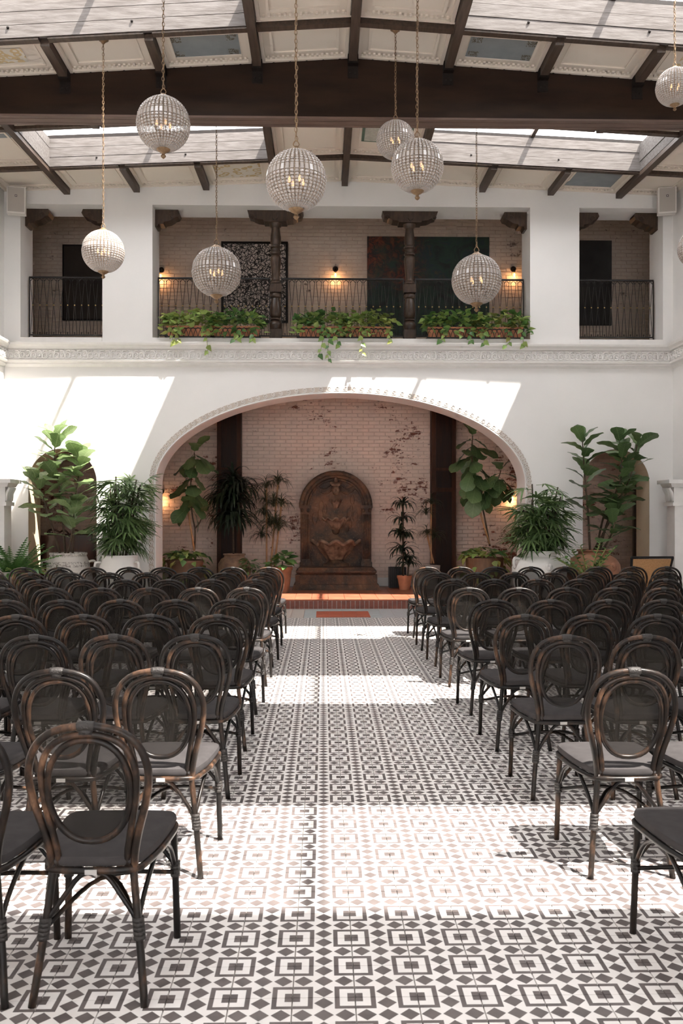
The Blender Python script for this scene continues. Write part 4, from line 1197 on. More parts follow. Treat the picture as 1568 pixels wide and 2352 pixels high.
alcove_fig(1112, 16.0, 'leaning fiddle-leaf fig in a round wooden tub of trailing leaves', M['woodplanter'], [(.001,0),(.32,0),(.34,.60),(.35,.66),(.31,.66),(.30,.6),(.001,.58)],
           ((1124,1250,0),(1098,1160,.02)), [([(1126,1255,.05),(1112,1180,.05),(1095,1110,.03),(1083,1050,0),(1085,1000,0)], .42), ([(1112,1170,.05),(1125,1140,0),(1140,1110,0),(1150,1080,0)], .55)], [26, 13], .42, 'fig', 6, 150)

# lady palms
def frond_mesh(name, mat, n, ln, wd, spread, seedv):
    rr = random.Random(seedv); mb = MB()
    for i in range(n):
        a = -spread/2 + spread*i/(n-1); L = ln*(1 - .25*abs(a)/(spread/2))*rr.uniform(.9,1.08); dr = rr.uniform(.25,.6)
        M4 = Matrix.Rotation(-a, 4, 'Z')
        lf = MB()
        def fn(u, v):
            wv = wd*min(1, 4*u+.25)*(1 - u**5)*(v-.5)*2
            return (wv, u*L, -dr*u*u*L + abs(v-.5)*wd*.7)
        lf.grid(5, 2, fn); mb.add(lf, M4)
    mb.tube([(0,-.45*ln,-.05*ln),(0,0,0)], .004, 4)
    return mb.mesh(name, mat, True)
FR = [frond_mesh('frond', M['palm'], k, .30, .016, sp_, sd) for k, sp_, sd in ((8,2.6,1),(9,3.2,2),(7,2.2,3))]
def lady_palm(px, Y, label, pot, top, base_y, halfw, nstem, nfr, seedv, pxs):
    rr = random.Random(seedv); x = PX(px, Y); z0 = 0 if Y < 14.7 else ZP
    t = thing('potted_lady_palm', label, 'plant', (x, Y, z0), group='lady palms')
    pot(t); zb, ztop = PZ(base_y, Y)-z0, PZ(top, Y)-z0
    k = 0
    for i in range(nstem):
        a = 2*PI*i/nstem; hgt = rr.uniform(.5, 1.0)*(ztop-zb) if i else (ztop-zb)*.95
        lx = math.cos(a)*halfw*rr.uniform(.15,.6) + (PX(pxs, Y)-x)*hgt/(ztop-zb); ly = math.sin(a)*halfw*rr.uniform(.1,.5)
        bx, by = .10*math.cos(a), .10*math.sin(a)
        pts = crv([(bx, by, zb-.06), (bx+lx*.25, by+ly*.25, zb+hgt*.4), (bx+lx*.6, by+ly*.6, zb+hgt*.85)], 4)
        part('cane_stem', MB().tube(pts, .011, 6), M['caneStem'], t, True)
        m_ = max(4, int(nfr/nstem))
        for j in range(m_):
            tt = .22 + .78*(j+rr.random()*.6)/m_; f = min(tt, .999)*(len(pts)-1); q = int(f)
            p = pts[q].lerp(pts[q+1], f-q); b = rr.uniform(0, 2*PI)
            el = rr.uniform(-.1,.9) if tt > .6 else rr.uniform(-.5,.5)
            d = Vector((math.cos(b), math.sin(b) - .15, math.tan(el)*.8)).normalized()
            reach = rr.uniform(.10,.24)
            if Y < 14.7 and Y + p.y + d.y*(reach+.36) > YW - .05: d = Vector((d.x, -abs(d.y)*.5, d.z)).normalized()
            end = p + d*reach
            put('frond', rr.choice(FR), t, frame_m(end, d + Vector((0,0,-.15)), rr.uniform(.85,1.2), rr.uniform(-.4,.4)))
def white_jar(t):
    prof = [(.001,0),(.24,0),(.29,.2),(.335,.5),(.335,.64),(.31,.74),(.285,.83),(.275,.88),(.285,.90),(.28,.915),(.25,.915),(.245,.88),(.001,.86)]
    vessel(t, prof, M['potwhite'], handles=dict(pts=[(.27,-.12,.80),(.335,-.20,.80),(.345,-.20,.70),(.31,-.14,.62)], r=.018))
def lion_urn(t):
    prof = [(.001,0),(.22,0),(.28,.12),(.38,.42),(.42,.62),(.42,.74),(.36,.86),(.27,.90),(.255,.92),(.25,.97),(.275,.985),(.27,1.0),(.23,1.0),(.225,.96),(.001,.94)]
    v = vessel(t, prof, M['potwhite'], handles=dict(pts=[(.33,-.10,.87),(.41,-.13,.89),(.43,-.13,.82),(.41,-.12,.74)], r=.022))
    mk = MB().ball((.05,-.41,.76), .06,.03,.065, 10, 6).ball((.05,-.445,.75), .02,.02,.025, 8, 5).ball((.025,-.44,.785), .012,.01,.01, 6, 4).ball((.075,-.44,.785), .012,.01,.01, 6, 4)
    part('lion_mask', mk, M['potwhite'], v, True)
lady_palm(275, 14.3, 'bushy lady palm in the plain white jar with handles', white_jar, 1062, 1275, .60, 14, 150, 21, 296)
lady_palm(1238, 13.8, 'bushy lady palm in the white urn with a lion mask', lion_urn, 1082, 1272, .56, 14, 150, 33, 1252)

# strap-leaf plants in the alcove
def rosette_mesh(name, mat, n, ln, wd, lift, seedv):
    rr = random.Random(seedv); mb = MB()
    for i in range(n):
        a = i*2.399; L = ln*rr.uniform(.75,1.1); up = lift*rr.uniform(.4,1.3)*(1.6 if i < n*.2 else 1)
        lf = MB(); segs = 7; pts = []; dirv = up; p = [0.0, 0.0]
        for s_ in range(segs+1):
            pts.append(tuple(p)); st = L/segs
            p[0] += st*math.cos(dirv); p[1] += st*math.sin(dirv); dirv -= rr.uniform(.26,.40)
            dirv = max(dirv, -1.45)
        def fn(u, v):
            f = u*segs; j = min(int(f), segs-1); e = f-j
            r_ = pts[j][0]*(1-e)+pts[j+1][0]*e; z_ = pts[j][1]*(1-e)+pts[j+1][1]*e
            ww = wd*min(1, .5+3*u)*(1-u**3)
            return (r_, (v-.5)*2*ww, z_ + abs(v-.5)*ww*.6)
        lf.grid(segs, 2, fn); mb.add(lf, Matrix.Rotation(a, 4, 'Z') @ Matrix.Translation((.01,0,rr.uniform(-.04,.04))))
    return mb.mesh(name, mat, True)
ROS_BIG = [rosette_mesh('leaf_rosette', M['drac'], 34, .62, .030, .9, s) for s in (1,2)]
ROS_MID = [rosette_mesh('leaf_rosette', M['drac'], 20, .38, .026, .9, s) for s in (3,4)]
ROS_THIN = [rosette_mesh('leaf_rosette', M['drac2'], 46, .42, .0085, 1.0, s) for s in (5,6)]
def strap_plant(px, Y, label, pot, stems, meshes, stem_mat, sc=1.0, group=None):
    x = PX(px, Y); t = thing('potted_dracaena', label, 'plant', (x, Y, ZP), group=group)
    pot(t); rr = random.Random(int(px))
    for (a, b), tops in stems:
        far = max(tops, key=lambda q: -q[1])
        pts = crv([(PX(a,Y)-x, 0, PZ(b,Y)-ZP), (PX((a+far[0])/2,Y)-x, .02, PZ((b+far[1])/2,Y)-ZP), (PX(far[0],Y)-x, 0, PZ(far[1],Y)-ZP)], 4)
        part('stem', MB().tube(pts, .017, 6), stem_mat, t, True)
        for (c, d) in tops:
            put('leaf_rosette', rr.choice(meshes), t, Matrix.Translation((PX(c,Y)-x, rr.uniform(-.06,.06), PZ(d,Y)-ZP)) @ Matrix.Rotation(rr.uniform(0,6), 4, 'Z') @ Matrix.Scale(sc*rr.uniform(.9,1.1), 4))
def big_jar(t): vessel(t, [(.001,0),(.18,0),(.26,.16),(.315,.36),(.31,.50),(.25,.60),(.20,.63),(.19,.66),(.215,.68),(.21,.70),(.17,.70),(.165,.66),(.001,.64)], M['potclay'])
strap_plant(538, 16.8, 'huge drooping dark strap-leaf plant in a weathered clay jar', big_jar, [((536,1272), [(534,1110),(530,1140),(540,1160),(533,1185),(548,1125),(520,1150),(538,1205),(526,1195)])], ROS_BIG, M['bark'], 1.0, 'alcove dracaenas')
def low_pot(t): vessel(t, [(.001,0),(.16,0),(.20,.30),(.21,.34),(.18,.34),(.001,.30)], M['potbrown'])
strap_plant(620, 17.2, 'spindly many-stemmed dracaena left of the stone fountain', low_pot, [((612,1318), [(612,1118),(609,1150),(606,1180)]), ((620,1318), [(638,1110),(628,1160),(632,1200)]), ((628,1318), [(646,1160),(640,1215),(602,1232),(620,1205)])], ROS_THIN, M['bamboo'], 1.0, 'alcove dracaenas')
def small_terra(t): vessel(t, [(.001,0),(.10,0),(.135,.22),(.148,.22),(.15,.27),(.13,.27),(.125,.22),(.001,.21)], M['terracotta'])
strap_plant(929, 17.0, 'tiered dark corn plant in a small orange terracotta pot', small_terra, [((926,1325), [(925,1160),(924,1195),(918,1228),(928,1232),(923,1265),(932,1285)]), ((936,1325), [(938,1298)])], ROS_MID, M['bark'], 1.0, 'alcove dracaenas')
def pale_pot(t): vessel(t, [(.001,0),(.13,0),(.155,.40),(.16,.45),(.14,.45),(.13,.4),(.001,.39)], M['concrete'])
strap_plant(992, 17.25, 'thin spiky dracaena in a pale pot by the timber post', pale_pot, [((990,1295), [(990,1155),(978,1180)]), ((996,1295), [(980,1225),(996,1235)])], ROS_THIN, M['bamboo'], .8, 'alcove dracaenas')

# little bushes by the fountain
def bush(px, py, Y, label, pot, kind, n, r, h, size, seedv, z_pot):
    x = PX(px, Y); t = thing('potted_bush', label, 'plant', (x, Y, ZP if Y > 14.7 else 0)); pot(t); rr = random.Random(seedv)
    part('stem', MB().tube([(0,0,z_pot-.05),(.01,0,z_pot+h*.5)], .012, 6), M['bark'], t, True)
    for i in range(n):
        a = rr.uniform(0,2*PI); e = rr.uniform(-.2,1.4); q = rr.uniform(.45,1)
        p = Vector((math.cos(a)*math.cos(e)*r*q, math.sin(a)*math.cos(e)*r*q, z_pot + .04 + math.sin(e)*h*q))
        put('leaf', rr.choice(kind), t, frame_m(p, (math.cos(a), math.sin(a)-.3, rr.uniform(-.5,.5)), size*rr.uniform(.7,1.2), rr.uniform(-.6,.6)))
def tall_terra(t): vessel(t, [(.001,0),(.13,0),(.18,.42),(.195,.42),(.20,.48),(.17,.48),(.16,.42),(.001,.41)], M['potbrown'])
bush(647, 1300, 16.3, 'broad-leaved dark plant in a tapered terracotta pot beside the fountain', tall_terra, POT['pothosdark'], 46, .26, .20, .15, 41, .48)
bush(570, 1305, 16.3, 'fine-leaved dark bush before the weathered clay jar', low_pot, OVL['palm'], 90, .24, .26, .09, 42, .34)

# fern and trailing plant in the pale pot at the sunny corner
fr = thing('potted_fern', 'upright fern and pale trailing leaves in a white pot at the sunny corner', 'plant', (PX(28, 13.9), 13.9, 0))
vessel(fr, [(.001,0),(.17,0),(.22,.50),(.24,.62),(.24,.68),(.20,.68),(.19,.62),(.001,.60)], M['concrete'])
def fern_frond(seedv):
    rr = random.Random(seedv); mb = MB(); L = .55; n = 15
    for i in range(n):
        u = (i+1)/n; y = u*L; z = -.18*u*u
        for s in (-1, 1):
            ll = .085*(1-u**2)+.012
            mb.quad((0,y-.011,z), (s*ll*.6,y+.002,z-.012), (s*ll,y+.02,z-.03), (0,y+.013,z))
    mb.tube([(0,0,0),(0,L*.5,-.045),(0,L,-.18)], .004, 4)
    return mb.mesh('frond', M['fern'], False)
FF = [fern_frond(i) for i in range(2)]
for i in range(34):
    a = R.uniform(-2.2, .9); e = R.uniform(.55, 1.4)
    put('frond', R.choice(FF), fr, frame_m(Vector((.08*math.cos(a), .08*math.sin(a), .62)), (math.cos(a)*math.cos(e), math.sin(a)*math.cos(e), math.sin(e)), R.uniform(.8,1.25), R.uniform(-.3,.3)))
for i in range(40):
    a = R.uniform(-1.9, .6); q = R.uniform(.16,.42)
    put('leaf', R.choice(POT['pothosyellow'] + POT['pothosdark']), fr, frame_m(Vector((q*math.cos(a)+.12, q*math.sin(a), .70 - max(0,q-.22)*.6 + R.uniform(-.03,.06))), (math.cos(a), math.sin(a), R.uniform(-.6,.3)), R.uniform(.09,.15), R.uniform(-.5,.5)))
# glossy feather-leaved plant in front of the terracotta urn
zz = thing('potted_zz_plant', 'glossy feather-leaved plant in front of the terracotta urn', 'plant', (PX(1352, 13.0), 13.0, 0))
vessel(zz, [(.001,0),(.15,0),(.19,.50),(.20,.56),(.17,.56),(.001,.52)], M['potclay'])
for i in range(16):
    a = R.uniform(0, 2*PI); e = R.uniform(.5, 1.35); d = Vector((math.cos(a)*math.cos(e), math.sin(a)*math.cos(e), math.sin(e))); L = R.uniform(.45,.75)
    side = d.cross(Vector((0,0,1))).normalized()
    pts = crv([Vector((0,0,.54)), Vector((0,0,.54)) + d*L*.5, Vector((0,0,.54)) + d*L + Vector((0,0,-.08))], 3)
    part('stalk', MB().tube(pts, .008, 5), M['vine'], zz, True)
    for j in range(7):
        for s in (-1, 1):
            f = (.35+.65*j/6)*(len(pts)-1.001); k = int(f); p = pts[k].lerp(pts[k+1], f-k)
            put('leaf', R.choice(OVL['fern']), zz, frame_m(p, d*.7 + side*s, R.uniform(.085,.12)))

# ------------------------------------------------------------------ balcony planters
arch_me = MB()
arch_me.tube(crv([(-.075, 0, 0), (-.06, 0, .07), (-.03, 0, .125), (0, 0, .15), (.03, 0, .125), (.06, 0, .07), (.075, 0, 0)], 3), .0055, 5)
arch_me = arch_me.mesh('wire_arch', M['iron'], True)
def planter(px, label, kinds, seedv, n, trail):
    rr = random.Random(seedv); Y = YW + .04; x = PX(px, Y); hw = .36
    t = thing('window_box', label, 'planter', (x, Y, Z_SILL+.015), group='planted terracotta boxes on the balcony sill')
    part('clay_box', MB().frus(-hw, hw, -.085, .085, .015, .17, -.02).box(-hw-.03, hw+.03, -.115, .115, .17, .195), M['terracotta'], t)
    bk = part('basket_rail', MB().tube([(-hw-.05,-.135,.012),(hw+.05,-.135,.012),(hw+.05,.135,.012),(-hw-.05,.135,.012)], .008, 6, True).tube([(-hw-.05,-.135,.15),(hw+.05,-.135,.15),(hw+.05,.135,.15),(-hw-.05,.135,.15)], .006, 6, True).box(-hw-.05, hw+.05, -.13, .13, 0, .012), M['iron'], t)
    for i in range(9): put('wire_arch', arch_me, bk, loc=(-hw + .03 + i*.078, -.137, .012))
    for i in range(n):
        u = rr.uniform(-1, 1); dep = rr.uniform(-1, 1)
        h = .23 + rr.uniform(.0, .28)*math.sqrt(max(0, 1-u*u*.7))*(1-.45*abs(dep))
        p = Vector((u*(hw+.07), dep*.15 - .03, h)); 
        if rr.random() < .13: p = Vector((u*(hw+.12), -.16 - rr.uniform(0,.05), rr.uniform(.02,.24)))
        d = Vector((u*.8 + rr.uniform(-.6,.6), -.9 + rr.uniform(-.4,.9) + max(0,dep)*.8, rr.uniform(-.35,.6)))
        put('leaf', rr.choice(kinds), t, frame_m(p, d, rr.uniform(.085,.135), rr.uniform(-.7,.7)))
    for (tx, ln) in trail:
        pts = crv([(tx,-.12,.18),(tx+.02,-.19,.10),(tx+.01+rr.uniform(-.04,.04),-.215,-ln*.5),(tx+rr.uniform(-.1,.1),-.215,-ln)], 5)
        part('trailing_vine', MB().tube(pts, .0045, 5), M['vine'], t, True)
        k = max(5, int(ln/.05))
        for i in range(k):
            f = (.2+.8*i/k)*(len(pts)-1.001); j = int(f); p = pts[j].lerp(pts[j+1], f-j)
            s = 1 if i % 2 else -1
            put('leaf', rr.choice(kinds), t, frame_m(p + Vector((0,-.008,0)), (s*.8, -.3, -.9+rr.uniform(-.3,.3)), rr.uniform(.07,.115), rr.uniform(-.4,.4), up=(0,-1,.3)))
PG, PDK, PYL = POT['pothos'], POT['pothosdark'], POT['pothosyellow']
planter(438, 'bright green pothos box at the sunny end of the sill', PG+PG+PYL, 101, 235, [(-.30,.12),(.26,.30),(-.2,.1)])
planter(543, 'dark green pothos box below the black line painting', PDK+PDK+PG, 102, 235, [(.0,.06),(.3,.05)])
planter(738, 'pothos box with the longest vine hanging over the frieze', PG+PDK, 103, 235, [(.12,.42),(.02,.34),(.22,.16)])
planter(843, 'pale yellow green pothos box next to the second column', PYL+PG+PG, 104, 235, [(-.1,.32),(.35,.08)])
planter(1034, 'full dark pothos box below the green end of the abstract', PDK+PG, 105, 235, [(.28,.08),(-.15,.05)])
planter(1145, 'pothos box with yellowed leaves at the shaded end of the sill', PG+PYL+PDK, 106, 235, [(-.3,.12),(.34,.14),(.1,.16)])

# ------------------------------------------------------------------ hanging crystal globes
NCOL = 38
def globe_meshes():
    beads, cage = MB(), MB()
    oc = MB().ball((0,0,0), 1, 1, 1, 6, 4)
    rows = []
    th = .34
    while th < 2.62:
        th_c = th
        long_ = 1.22 < th < 1.42
        st = .225 if long_ else .108
        rows.append((th + st/2, st, long_)); th += st
    for tc, st, long_ in rows:
        r_, z_ = math.sin(tc), math.cos(tc)
        wd = min(.075, 2*PI*r_/NCOL*.45)
        for k in range(NCOL):
            a = 2*PI*(k+.5)/NCOL
            rot = Matrix.Translation((r_*math.cos(a), r_*math.sin(a), z_)) @ Matrix.Rotation(a, 4, 'Z') @ Matrix.Rotation(tc - PI/2, 4, 'Y')
            if long_: beads.add(MB().frus(-.018,.018,-wd*.78,wd*.78,-st*.44,st*.44,.006), rot)
            else: beads.add(oc, rot @ Matrix.Diagonal((.032, wd*1.0, st*.45, 1)))
        cage.tube([(math.sin(tc-st/2)*math.cos(2*PI*i/40), math.sin(tc-st/2)*math.sin(2*PI*i/40), math.cos(tc-st/2)) for i in range(40)], .0065, 4, True)
    for k in range(NCOL):
        a = 2*PI*k/NCOL
        cage.tube([(math.sin(t_)*math.cos(a)*1.005, math.sin(t_)*math.sin(a)*1.005, math.cos(t_)) for t_ in [.30 + 2.62*i/18 for i in range(19)]], .0095, 4)
    for k in range(NCOL*2):                                   # fine strands gathering at the bottom cup
        a = 2*PI*(k+.5)/(NCOL*2)
        beads.tube([(math.sin(t_)*math.cos(a), math.sin(t_)*math.sin(a), math.cos(t_)) for t_ in (2.60, 2.75, 2.90)], .010, 4)
    return beads.mesh('crystal_beads', M['crystal']), cage.mesh('cage', M['cage'], True)
g_beads, g_cage = globe_meshes()
g_cap = MB().lathe([(.34,.925),(.36,.95),(.33,.985),(.26,1.0),(.22,1.03),(.18,1.07),(.13,1.09),(.10,1.14),(.04,1.16),(.001,1.165)], 24).mesh('top_cap', M['brass'], True)
g_cup = MB().lathe([(.27,-.955),(.26,-.985),(.17,-1.06),(.08,-1.10),(.055,-1.17),(.09,-1.20),(.10,-1.235),(.07,-1.28),(.02,-1.32),(.001,-1.33)], 20).mesh('bottom_finial', M['brass'], True)
g_loop = MB().tube(crv([(.05,0,1.15),(.10,0,1.22),(.05,0,1.32),(0,0,1.36),(-.05,0,1.32),(-.10,0,1.22),(-.05,0,1.15)], 3), .018, 6).mesh('top_loop', M['brass'], True)
g_flame = MB().lathe([(.001,-.12),(.035,-.10),(.045,-.03),(.03,.06),(.001,.13)], 8).mesh('candle_bulb', M['flame'], True)
g_cand = MB().tube([(0,0,-.36),(0,0,-.12)], .035, 8).mesh('candle_tube', M['brass'], True)
g_arm = MB().tube([(0,0,1.1),(0,0,-.5)], .02, 6).tube([(.30*math.cos(i*PI/3), .30*math.sin(i*PI/3), -.36) for i in range(6)], .02, 5, True).mesh('lamp_frame', M['brass'], True)
lk = []
for i in range(12):
    a = 2*PI*i/12; lk.append((.011*math.cos(a), 0, .021*math.sin(a)))
link_me = MB().tube(lk, .0028, 5, True)
def globe(px, py, rpx, Y, top_z, label, canopy=False):
    c = P(px, py, Y); rad = rpx*Y/F_PX
    t = thing('crystal_globe_pendant', label, 'chandelier', c, group='hanging crystal globes')
    S = Matrix.Scale(rad, 4)
    S2 = S @ Matrix.Rotation(R.uniform(0, 6), 4, 'Z')
    b = put('crystal_beads', g_beads, t, S2, kind='stuff'); put('cage', g_cage, t, S2)
    put('top_cap', g_cap, t, S); put('bottom_finial', g_cup, t, S); put('top_loop', g_loop, t, S)
    lf = put('lamp_frame', g_arm, t, S)
    for i in range(4):
        a = i*PI/2 + .5; m_ = Matrix.Translation((.26*math.cos(a)*rad, .26*math.sin(a)*rad, 0)) @ S
        cd = put('candle_tube', g_cand, t, m_); put('candle_bulb', g_flame, cd)
    z0 = 1.34*rad; z1 = top_z - c.z - .02; ch = MB(); z = z0; i = 0
    while z < z1:
        ch.add(link_me, Matrix.Translation((R.uniform(-.003,.003), 0, z + .019)) @ Matrix.Rotation(PI/2*(i % 2) + .4, 4, 'Z')); z += .034; i += 1
    cord = crv([(.006*math.sin(j*1.7), .006*math.cos(j*2.1), z0 + (z1-z0)*j/9) for j in range(10)], 3)
    ch.tube(cord, .0022, 4)
    part('chain', ch, M['brass'], t, True)
    part('canopy', MB().lathe([(.001,-.055),(.018,-.05),(.03,-.03),(.06,-.012),(.066,0.0),(.001,.0)], 16, (0,0,z1+.02)), M['brass'], t, True)
    return t
def ctop(px, Y): return zc(PX(px, Y), Y)
globe(237, 578, 47, 10.14, ctop(237, 10.14), 'crystal globe hanging lowest, lit white by the sun')
globe(908, 322, 43, 10.14, ctop(908, 10.14), 'small crystal globe partly hidden behind a larger one')
globe(375, 285, 60, 7.76, ctop(375, 7.76), 'crystal globe hanging against the dark girder')
globe(680, 415, 68, 6.85, ctop(680, 6.85), 'largest looking crystal globe, nearest the middle of the hall')
globe(958, 382, 59, 7.90, ctop(958, 7.90), 'crystal globe overlapping the smaller globe behind it')
globe(497, 625, 55, 11.6, ctop(497, 11.6), 'crystal globe before the black line painting')
globe(1094, 643, 56, 11.6, ctop(1094, 11.6), 'crystal globe before the colourful abstract')
globe(1549, 200, 42, 9.0, ctop(1549, 9.0), 'small crystal globe cut off at the top corner of the photo')
globe(1602, 570, 44, 10.0, ctop(1602, 10.0), 'crystal globe barely entering at the edge by the loudspeaker')

# ------------------------------------------------------------------ loudspeakers
for px, lab, rz in ((37, 'pale wall loudspeaker at the sunny corner', .22), (1532, 'pale wall loudspeaker at the shaded corner', -.22)):
    Y = 14.55; p = P(px, 459, Y)
    t = thing('wall_loudspeaker', lab, 'loudspeaker', p, rz)
    part('cabinet', MB().frus(-.145,.145,-.0,.14,-.215,.215,.0).box(-.135,.135,-.012,0,-.205,.205), M['speaker'], t)
    gr = part('grille', MB().box(-.125,.125,-.018,-.010,-.195,.195), M['grille'], t)
    part('badge', MB().box(-.018,.018,-.021,-.018,.045,.08), M['badge'], gr)
    part('badge_mark', MB().box(-.008,.008,-.0225,-.021,.054,.070), M['speaker'], gr)
    part('bracket', MB().box(-.03,.03,.14,.34,-.02,.02), M['speaker'], t)

# ------------------------------------------------------------------ wall fountain
Yf = 17.0
fo = thing('wall_fountain', 'arched rust brown stone wall fountain with three shell basins', 'fountain', (PX(772, Yf), Yf, ZP))
st = M['stone']
back = YB - .014 - Yf
part('base_slab', MB().frus(-.84,.84,-.12,back,0,.10,.03), st, fo)
part('plinth', MB().box(-.76,.76,-.04,back,.10,.28), st, fo)
for s in (-1, 1): part('plinth_block', MB().box(s*.76-.07, s*.76+.02 if s < 0 else s*.76+.02, -.07, .1, .10, .29) if s > 0 else MB().box(-.78,-.69,-.07,.1,.10,.29), st, fo)
part('plinth_cornice', MB().frus(-.72,.72,-.0,back,.28,.33,-.05).box(-.77,.77,-.05,back,.33,.36).frus(-.75,.75,-.03,back,.36,.42,.04), st, fo)
ybk = .55
n = 28
outl = [(-.70,.42),(.70,.42)] + [(.70*math.cos(PI*i/n), 1.58 + .70*math.sin(PI*i/n)) for i in range(n+1)]
part('back_panel', MB().prism(outl, ybk, back), st, fo, False)
def arc_tube(rad, r, y, a0=0, a1=PI): return MB().tube([(rad*math.cos(a0+(a1-a0)*i/30), y, 1.58 + rad*math.sin(a0+(a1-a0)*i/30)) for i in range(31)], r, 8)
for rad, r, y in ((.675,.05,ybk-.02),(.605,.035,ybk-.03),(.55,.025,ybk-.01)): part('arch_moulding', arc_tube(rad, r, y), st, fo, True)
for s in (-1, 1):
    pi_ = part('side_pilaster', MB().box(s*.60-.085, s*.60+.085, ybk-.10, ybk, .55, 1.46), st, fo)
    for k in range(4): part('reed', MB().tube([(s*.60-.057+k*.038, ybk-.105, .57), (s*.60-.057+k*.038, ybk-.105, 1.44)], .015, 6), st, pi_, True)
    part('pilaster_base', MB().box(s*.60-.11, s*.60+.11, ybk-.14, ybk, .42, .50).frus(s*.60-.10, s*.60+.10, ybk-.13, ybk, .50, .56, .015), st, fo)
    part('pilaster_capital', MB().frus(s*.60-.085, s*.60+.085, ybk-.11, ybk, 1.46, 1.56, -.02).box(s*.60-.115, s*.60+.115, ybk-.14, ybk, 1.56, 1.62).ball((s*.60-.06,ybk-.13,1.52), .035,.035,.04,8,5).ball((s*.60+.06,ybk-.13,1.52), .035,.035,.04,8,5), st, fo)
def basin(name, zr, hwid, h, wave_n, amp, lip):
    prof = [(.40,-1.0),(.50,-.82),(.68,-.52),(.84,-.20),(.92,-.06),(1.0,-.02),(1.06,.02),(1.04,.06),(.96,.05),(.86,-.10),(.5,-.2),(.01,-.2)]
    def fn(r_, z, a, j):
        k = -math.cos(a*wave_n); f = 1 + (.05*k if j < 5 else .05*k)
        return r_*hwid*f, z*h + (amp*k*h if 4 <= j <= 8 else 0)
    mb = MB().lathe(prof, 64, (0, ybk+.02, zr), PI, 2*PI, fn)
    o = part(name, mb, M['stone_pale'], fo, True)
    rim = []
    for i in range(65):
        a = PI + PI*i/64; k = -math.cos(a*wave_n); r_ = hwid*1.03*(1 + .05*k)
        rim.append((r_*math.cos(a), ybk + .02 + r_*math.sin(a), zr + (.04 + amp*k)*h))
    part('scalloped_rim', MB().tube(rim, lip, 8), M['stone_pale'], o, True)
    return o
basin('lower_basin', .88, .45, .33, 10, .11, .034)
basin('middle_basin', 1.34, .25, .20, 10, .12, .020)
basin('upper_basin', 1.70, .125, .14, 10, .14, .012)
part('basin_foot', MB().lathe([(.26,.42),(.26,.47),(.18,.49),(.14,.54),(.17,.60),(.16,.64)], 32, (0, ybk+.02, 0), PI, 2*PI), st, fo, True)
part('basin_drop', MB().lathe([(.01,-.10),(.06,-.07),(.08,-.02),(.08,0.02)], 20, (0, ybk+.02, 1.13), PI, 2*PI), st, fo, True)
mask = MB().ball((0,ybk-.03,1.93), .085,.07,.10, 14, 8).ball((0,ybk-.05,2.03), .10,.05,.05, 12, 6).ball((0,ybk-.09,1.92), .02,.03,.035, 8, 5).ball((-.04,ybk-.08,1.955), .02,.02,.014, 8, 5).ball((.04,ybk-.08,1.955), .02,.02,.014, 8, 5).ball((0,ybk-.06,2.11), .035,.03,.06, 8, 6).ball((-.09,ybk-.03,2.06), .03,.03,.03, 8, 5).ball((.09,ybk-.03,2.06), .03,.03,.03, 8, 5).ball((0,ybk-.06,1.85), .06,.05,.03, 10, 5)
part('crowned_mask', mask, M['stone_pale'], fo, True)
for s in (-1, 1):
    for k in range(4):
        part('swag', MB().tube(crv([(s*.09, ybk-.02, 2.0-.03*k), (s*.20, ybk-.03, 1.93-.025*k), (s*.30, ybk-.02, 1.95-.02*k), (s*.385, ybk-.01, 2.0-.012*k)], 4), [.012]+[.020]*11+[.008], 6), st, fo, True)
    for k in range(7):
        x_, z_ = s*R.uniform(.2,.42), R.uniform(1.15,1.75)
        part('rock_relief', MB().ball((x_, ybk, z_), R.uniform(.03,.06), .010, R.uniform(.07,.13), 9, 6), st, fo, True)

# fluted black box beside the corn plant
bxo = thing('fluted_planter', 'empty black fluted box standing behind the corn plant pot', 'planter', (PX(912, 17.58), 17.58, ZP))
hwb = .17
part('box_shell', MB().box(-hwb,hwb,-.12,-.10,0,.40).box(-hwb,hwb,.10,.12,0,.40).box(-hwb,-hwb+.02,-.1,.1,0,.40).box(hwb-.02,hwb,-.1,.1,0,.40).box(-hwb,hwb,-.1,.1,0,.03), M['black'], bxo)
for i in range(9): part('rib', MB().box(-hwb+.012+i*.038, -hwb+.03+i*.038, -.132, -.12, 0, .40), M['black'], bxo)

# dark carved cabinet in the small sunny arch
Yc = 15.75; xc0, xc1 = PX(80, Yc)+.01, PX(222, Yc)+.02
cb = thing('mahogany_cabinet', 'dark mahogany cabinet with carved crest standing in the small arch', 'cabinet', ((xc0+xc1)/2, Yc, ZP)); hw = (xc1-xc0)/2; ht = PZ(1229, Yc) - ZP
part('body', MB().box(-hw+.03, hw-.03, 0, .45, .06, ht-.05), M['cabinet'], cb)
part('top', MB().box(-hw, hw, -.04, .48, ht-.05, ht), M['cabinet'], cb)
part('plinth', MB().box(-hw+.01, hw-.01, -.02, .46, 0, .06), M['cabinet'], cb)
for i in range(3):
    w3 = (2*hw-.1)/3; x0 = -hw+.05+i*w3
    d_ = part('door', MB().box(x0+.008, x0+w3-.008, -.022, 0, .12, ht-.10), M['cabinet'], cb)
    part('door_panel', MB().frus(x0+.06, x0+w3-.06, -.034, -.022, .2, ht-.18, .0), M['cabinet'], d_)
    part('knob', MB().ball((x0+w3-.035, -.04, ht*.55), .014,.018,.014, 8, 5), M['brass'], d_, True)
cr = MB()
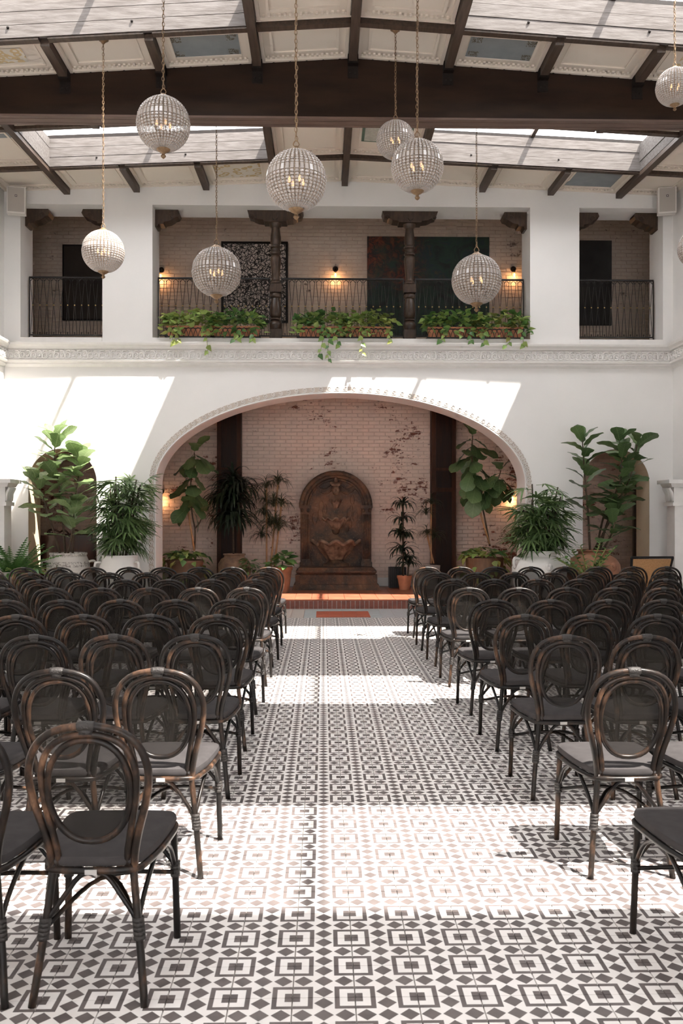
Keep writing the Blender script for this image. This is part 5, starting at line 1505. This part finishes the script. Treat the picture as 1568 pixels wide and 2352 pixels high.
for s in (-1, 1):
    cr.tube(crv([(s*.02,.2,ht+.02),(s*.10,.2,ht+.09),(s*.18,.2,ht+.05),(s*.26,.2,ht+.09),(s*.36,.2,ht+.09),(s*.40,.2,ht+.03)], 4), .016, 6)
    cr.tube([(s*(.33-.04*(1-.6*i/9)*math.cos(i*.7)), .2, ht+.05+.04*(1-.6*i/9)*math.sin(i*.7)) for i in range(10)], .012, 6)
cr.tube([(-.40,.2,ht+.012),(.40,.2,ht+.012)], .012, 6)
part('carved_crest', cr, M['cabinet'], cb, True)

# cane armchair near the shaded corner
Ya = 12.9; a0_, a1_ = P(1444, 1280, Ya), P(1540, 1280, Ya); hw = (a1_.x-a0_.x)/2
ac = thing('cane_armchair', 'black framed armchair with an orange cane back by the wall', 'armchair', ((a0_.x+a1_.x)/2, Ya, 0), .06)
zt3 = a0_.z
for s in (-1, 1):
    part('back_post', MB().tube(crv([(s*hw*.92,.16,0),(s*hw*.92,.06,.42),(s*hw*.94,-.02,.75),(s*hw*1.0,-.08,zt3)], 4), .020, 8), M['black'], ac, True)
    part('front_leg', MB().tube([(s*hw*.95,.60,0),(s*hw*.95,.58,.62)], .02, 8), M['black'], ac, True)
    part('armrest', MB().tube(crv([(s*hw*.95,.0,.66),(s*hw*1.0,.3,.66),(s*hw*.97,.62,.62)], 4), .022, 8), M['black'], ac, True)
part('top_rail', MB().bar((-hw*1.02,-.08,zt3),(hw*1.02,-.08,zt3), .04, .035), M['black'], ac)
part('lower_rail', MB().bar((-hw*.9,.05,.48),(hw*.9,.05,.48), .03, .035), M['black'], ac)
cp = MB(); xs_ = hw*.90
cp.grid(2, 6, lambda u, v: ((u-.5)*2*xs_*(.98+.05*v), .05 - .13*v, .49 + v*(zt3-.51)))
part('cane_back', cp, M['cane'], ac)
part('seat_frame', MB().box(-hw*.93, hw*.93, .04, .60, .36, .41), M['black'], ac)
part('cane_seat', MB().box(-hw*.86, hw*.86, .08, .56, .41, .42), M['cane'], ac)
print('objects', len(bpy.data.objects))
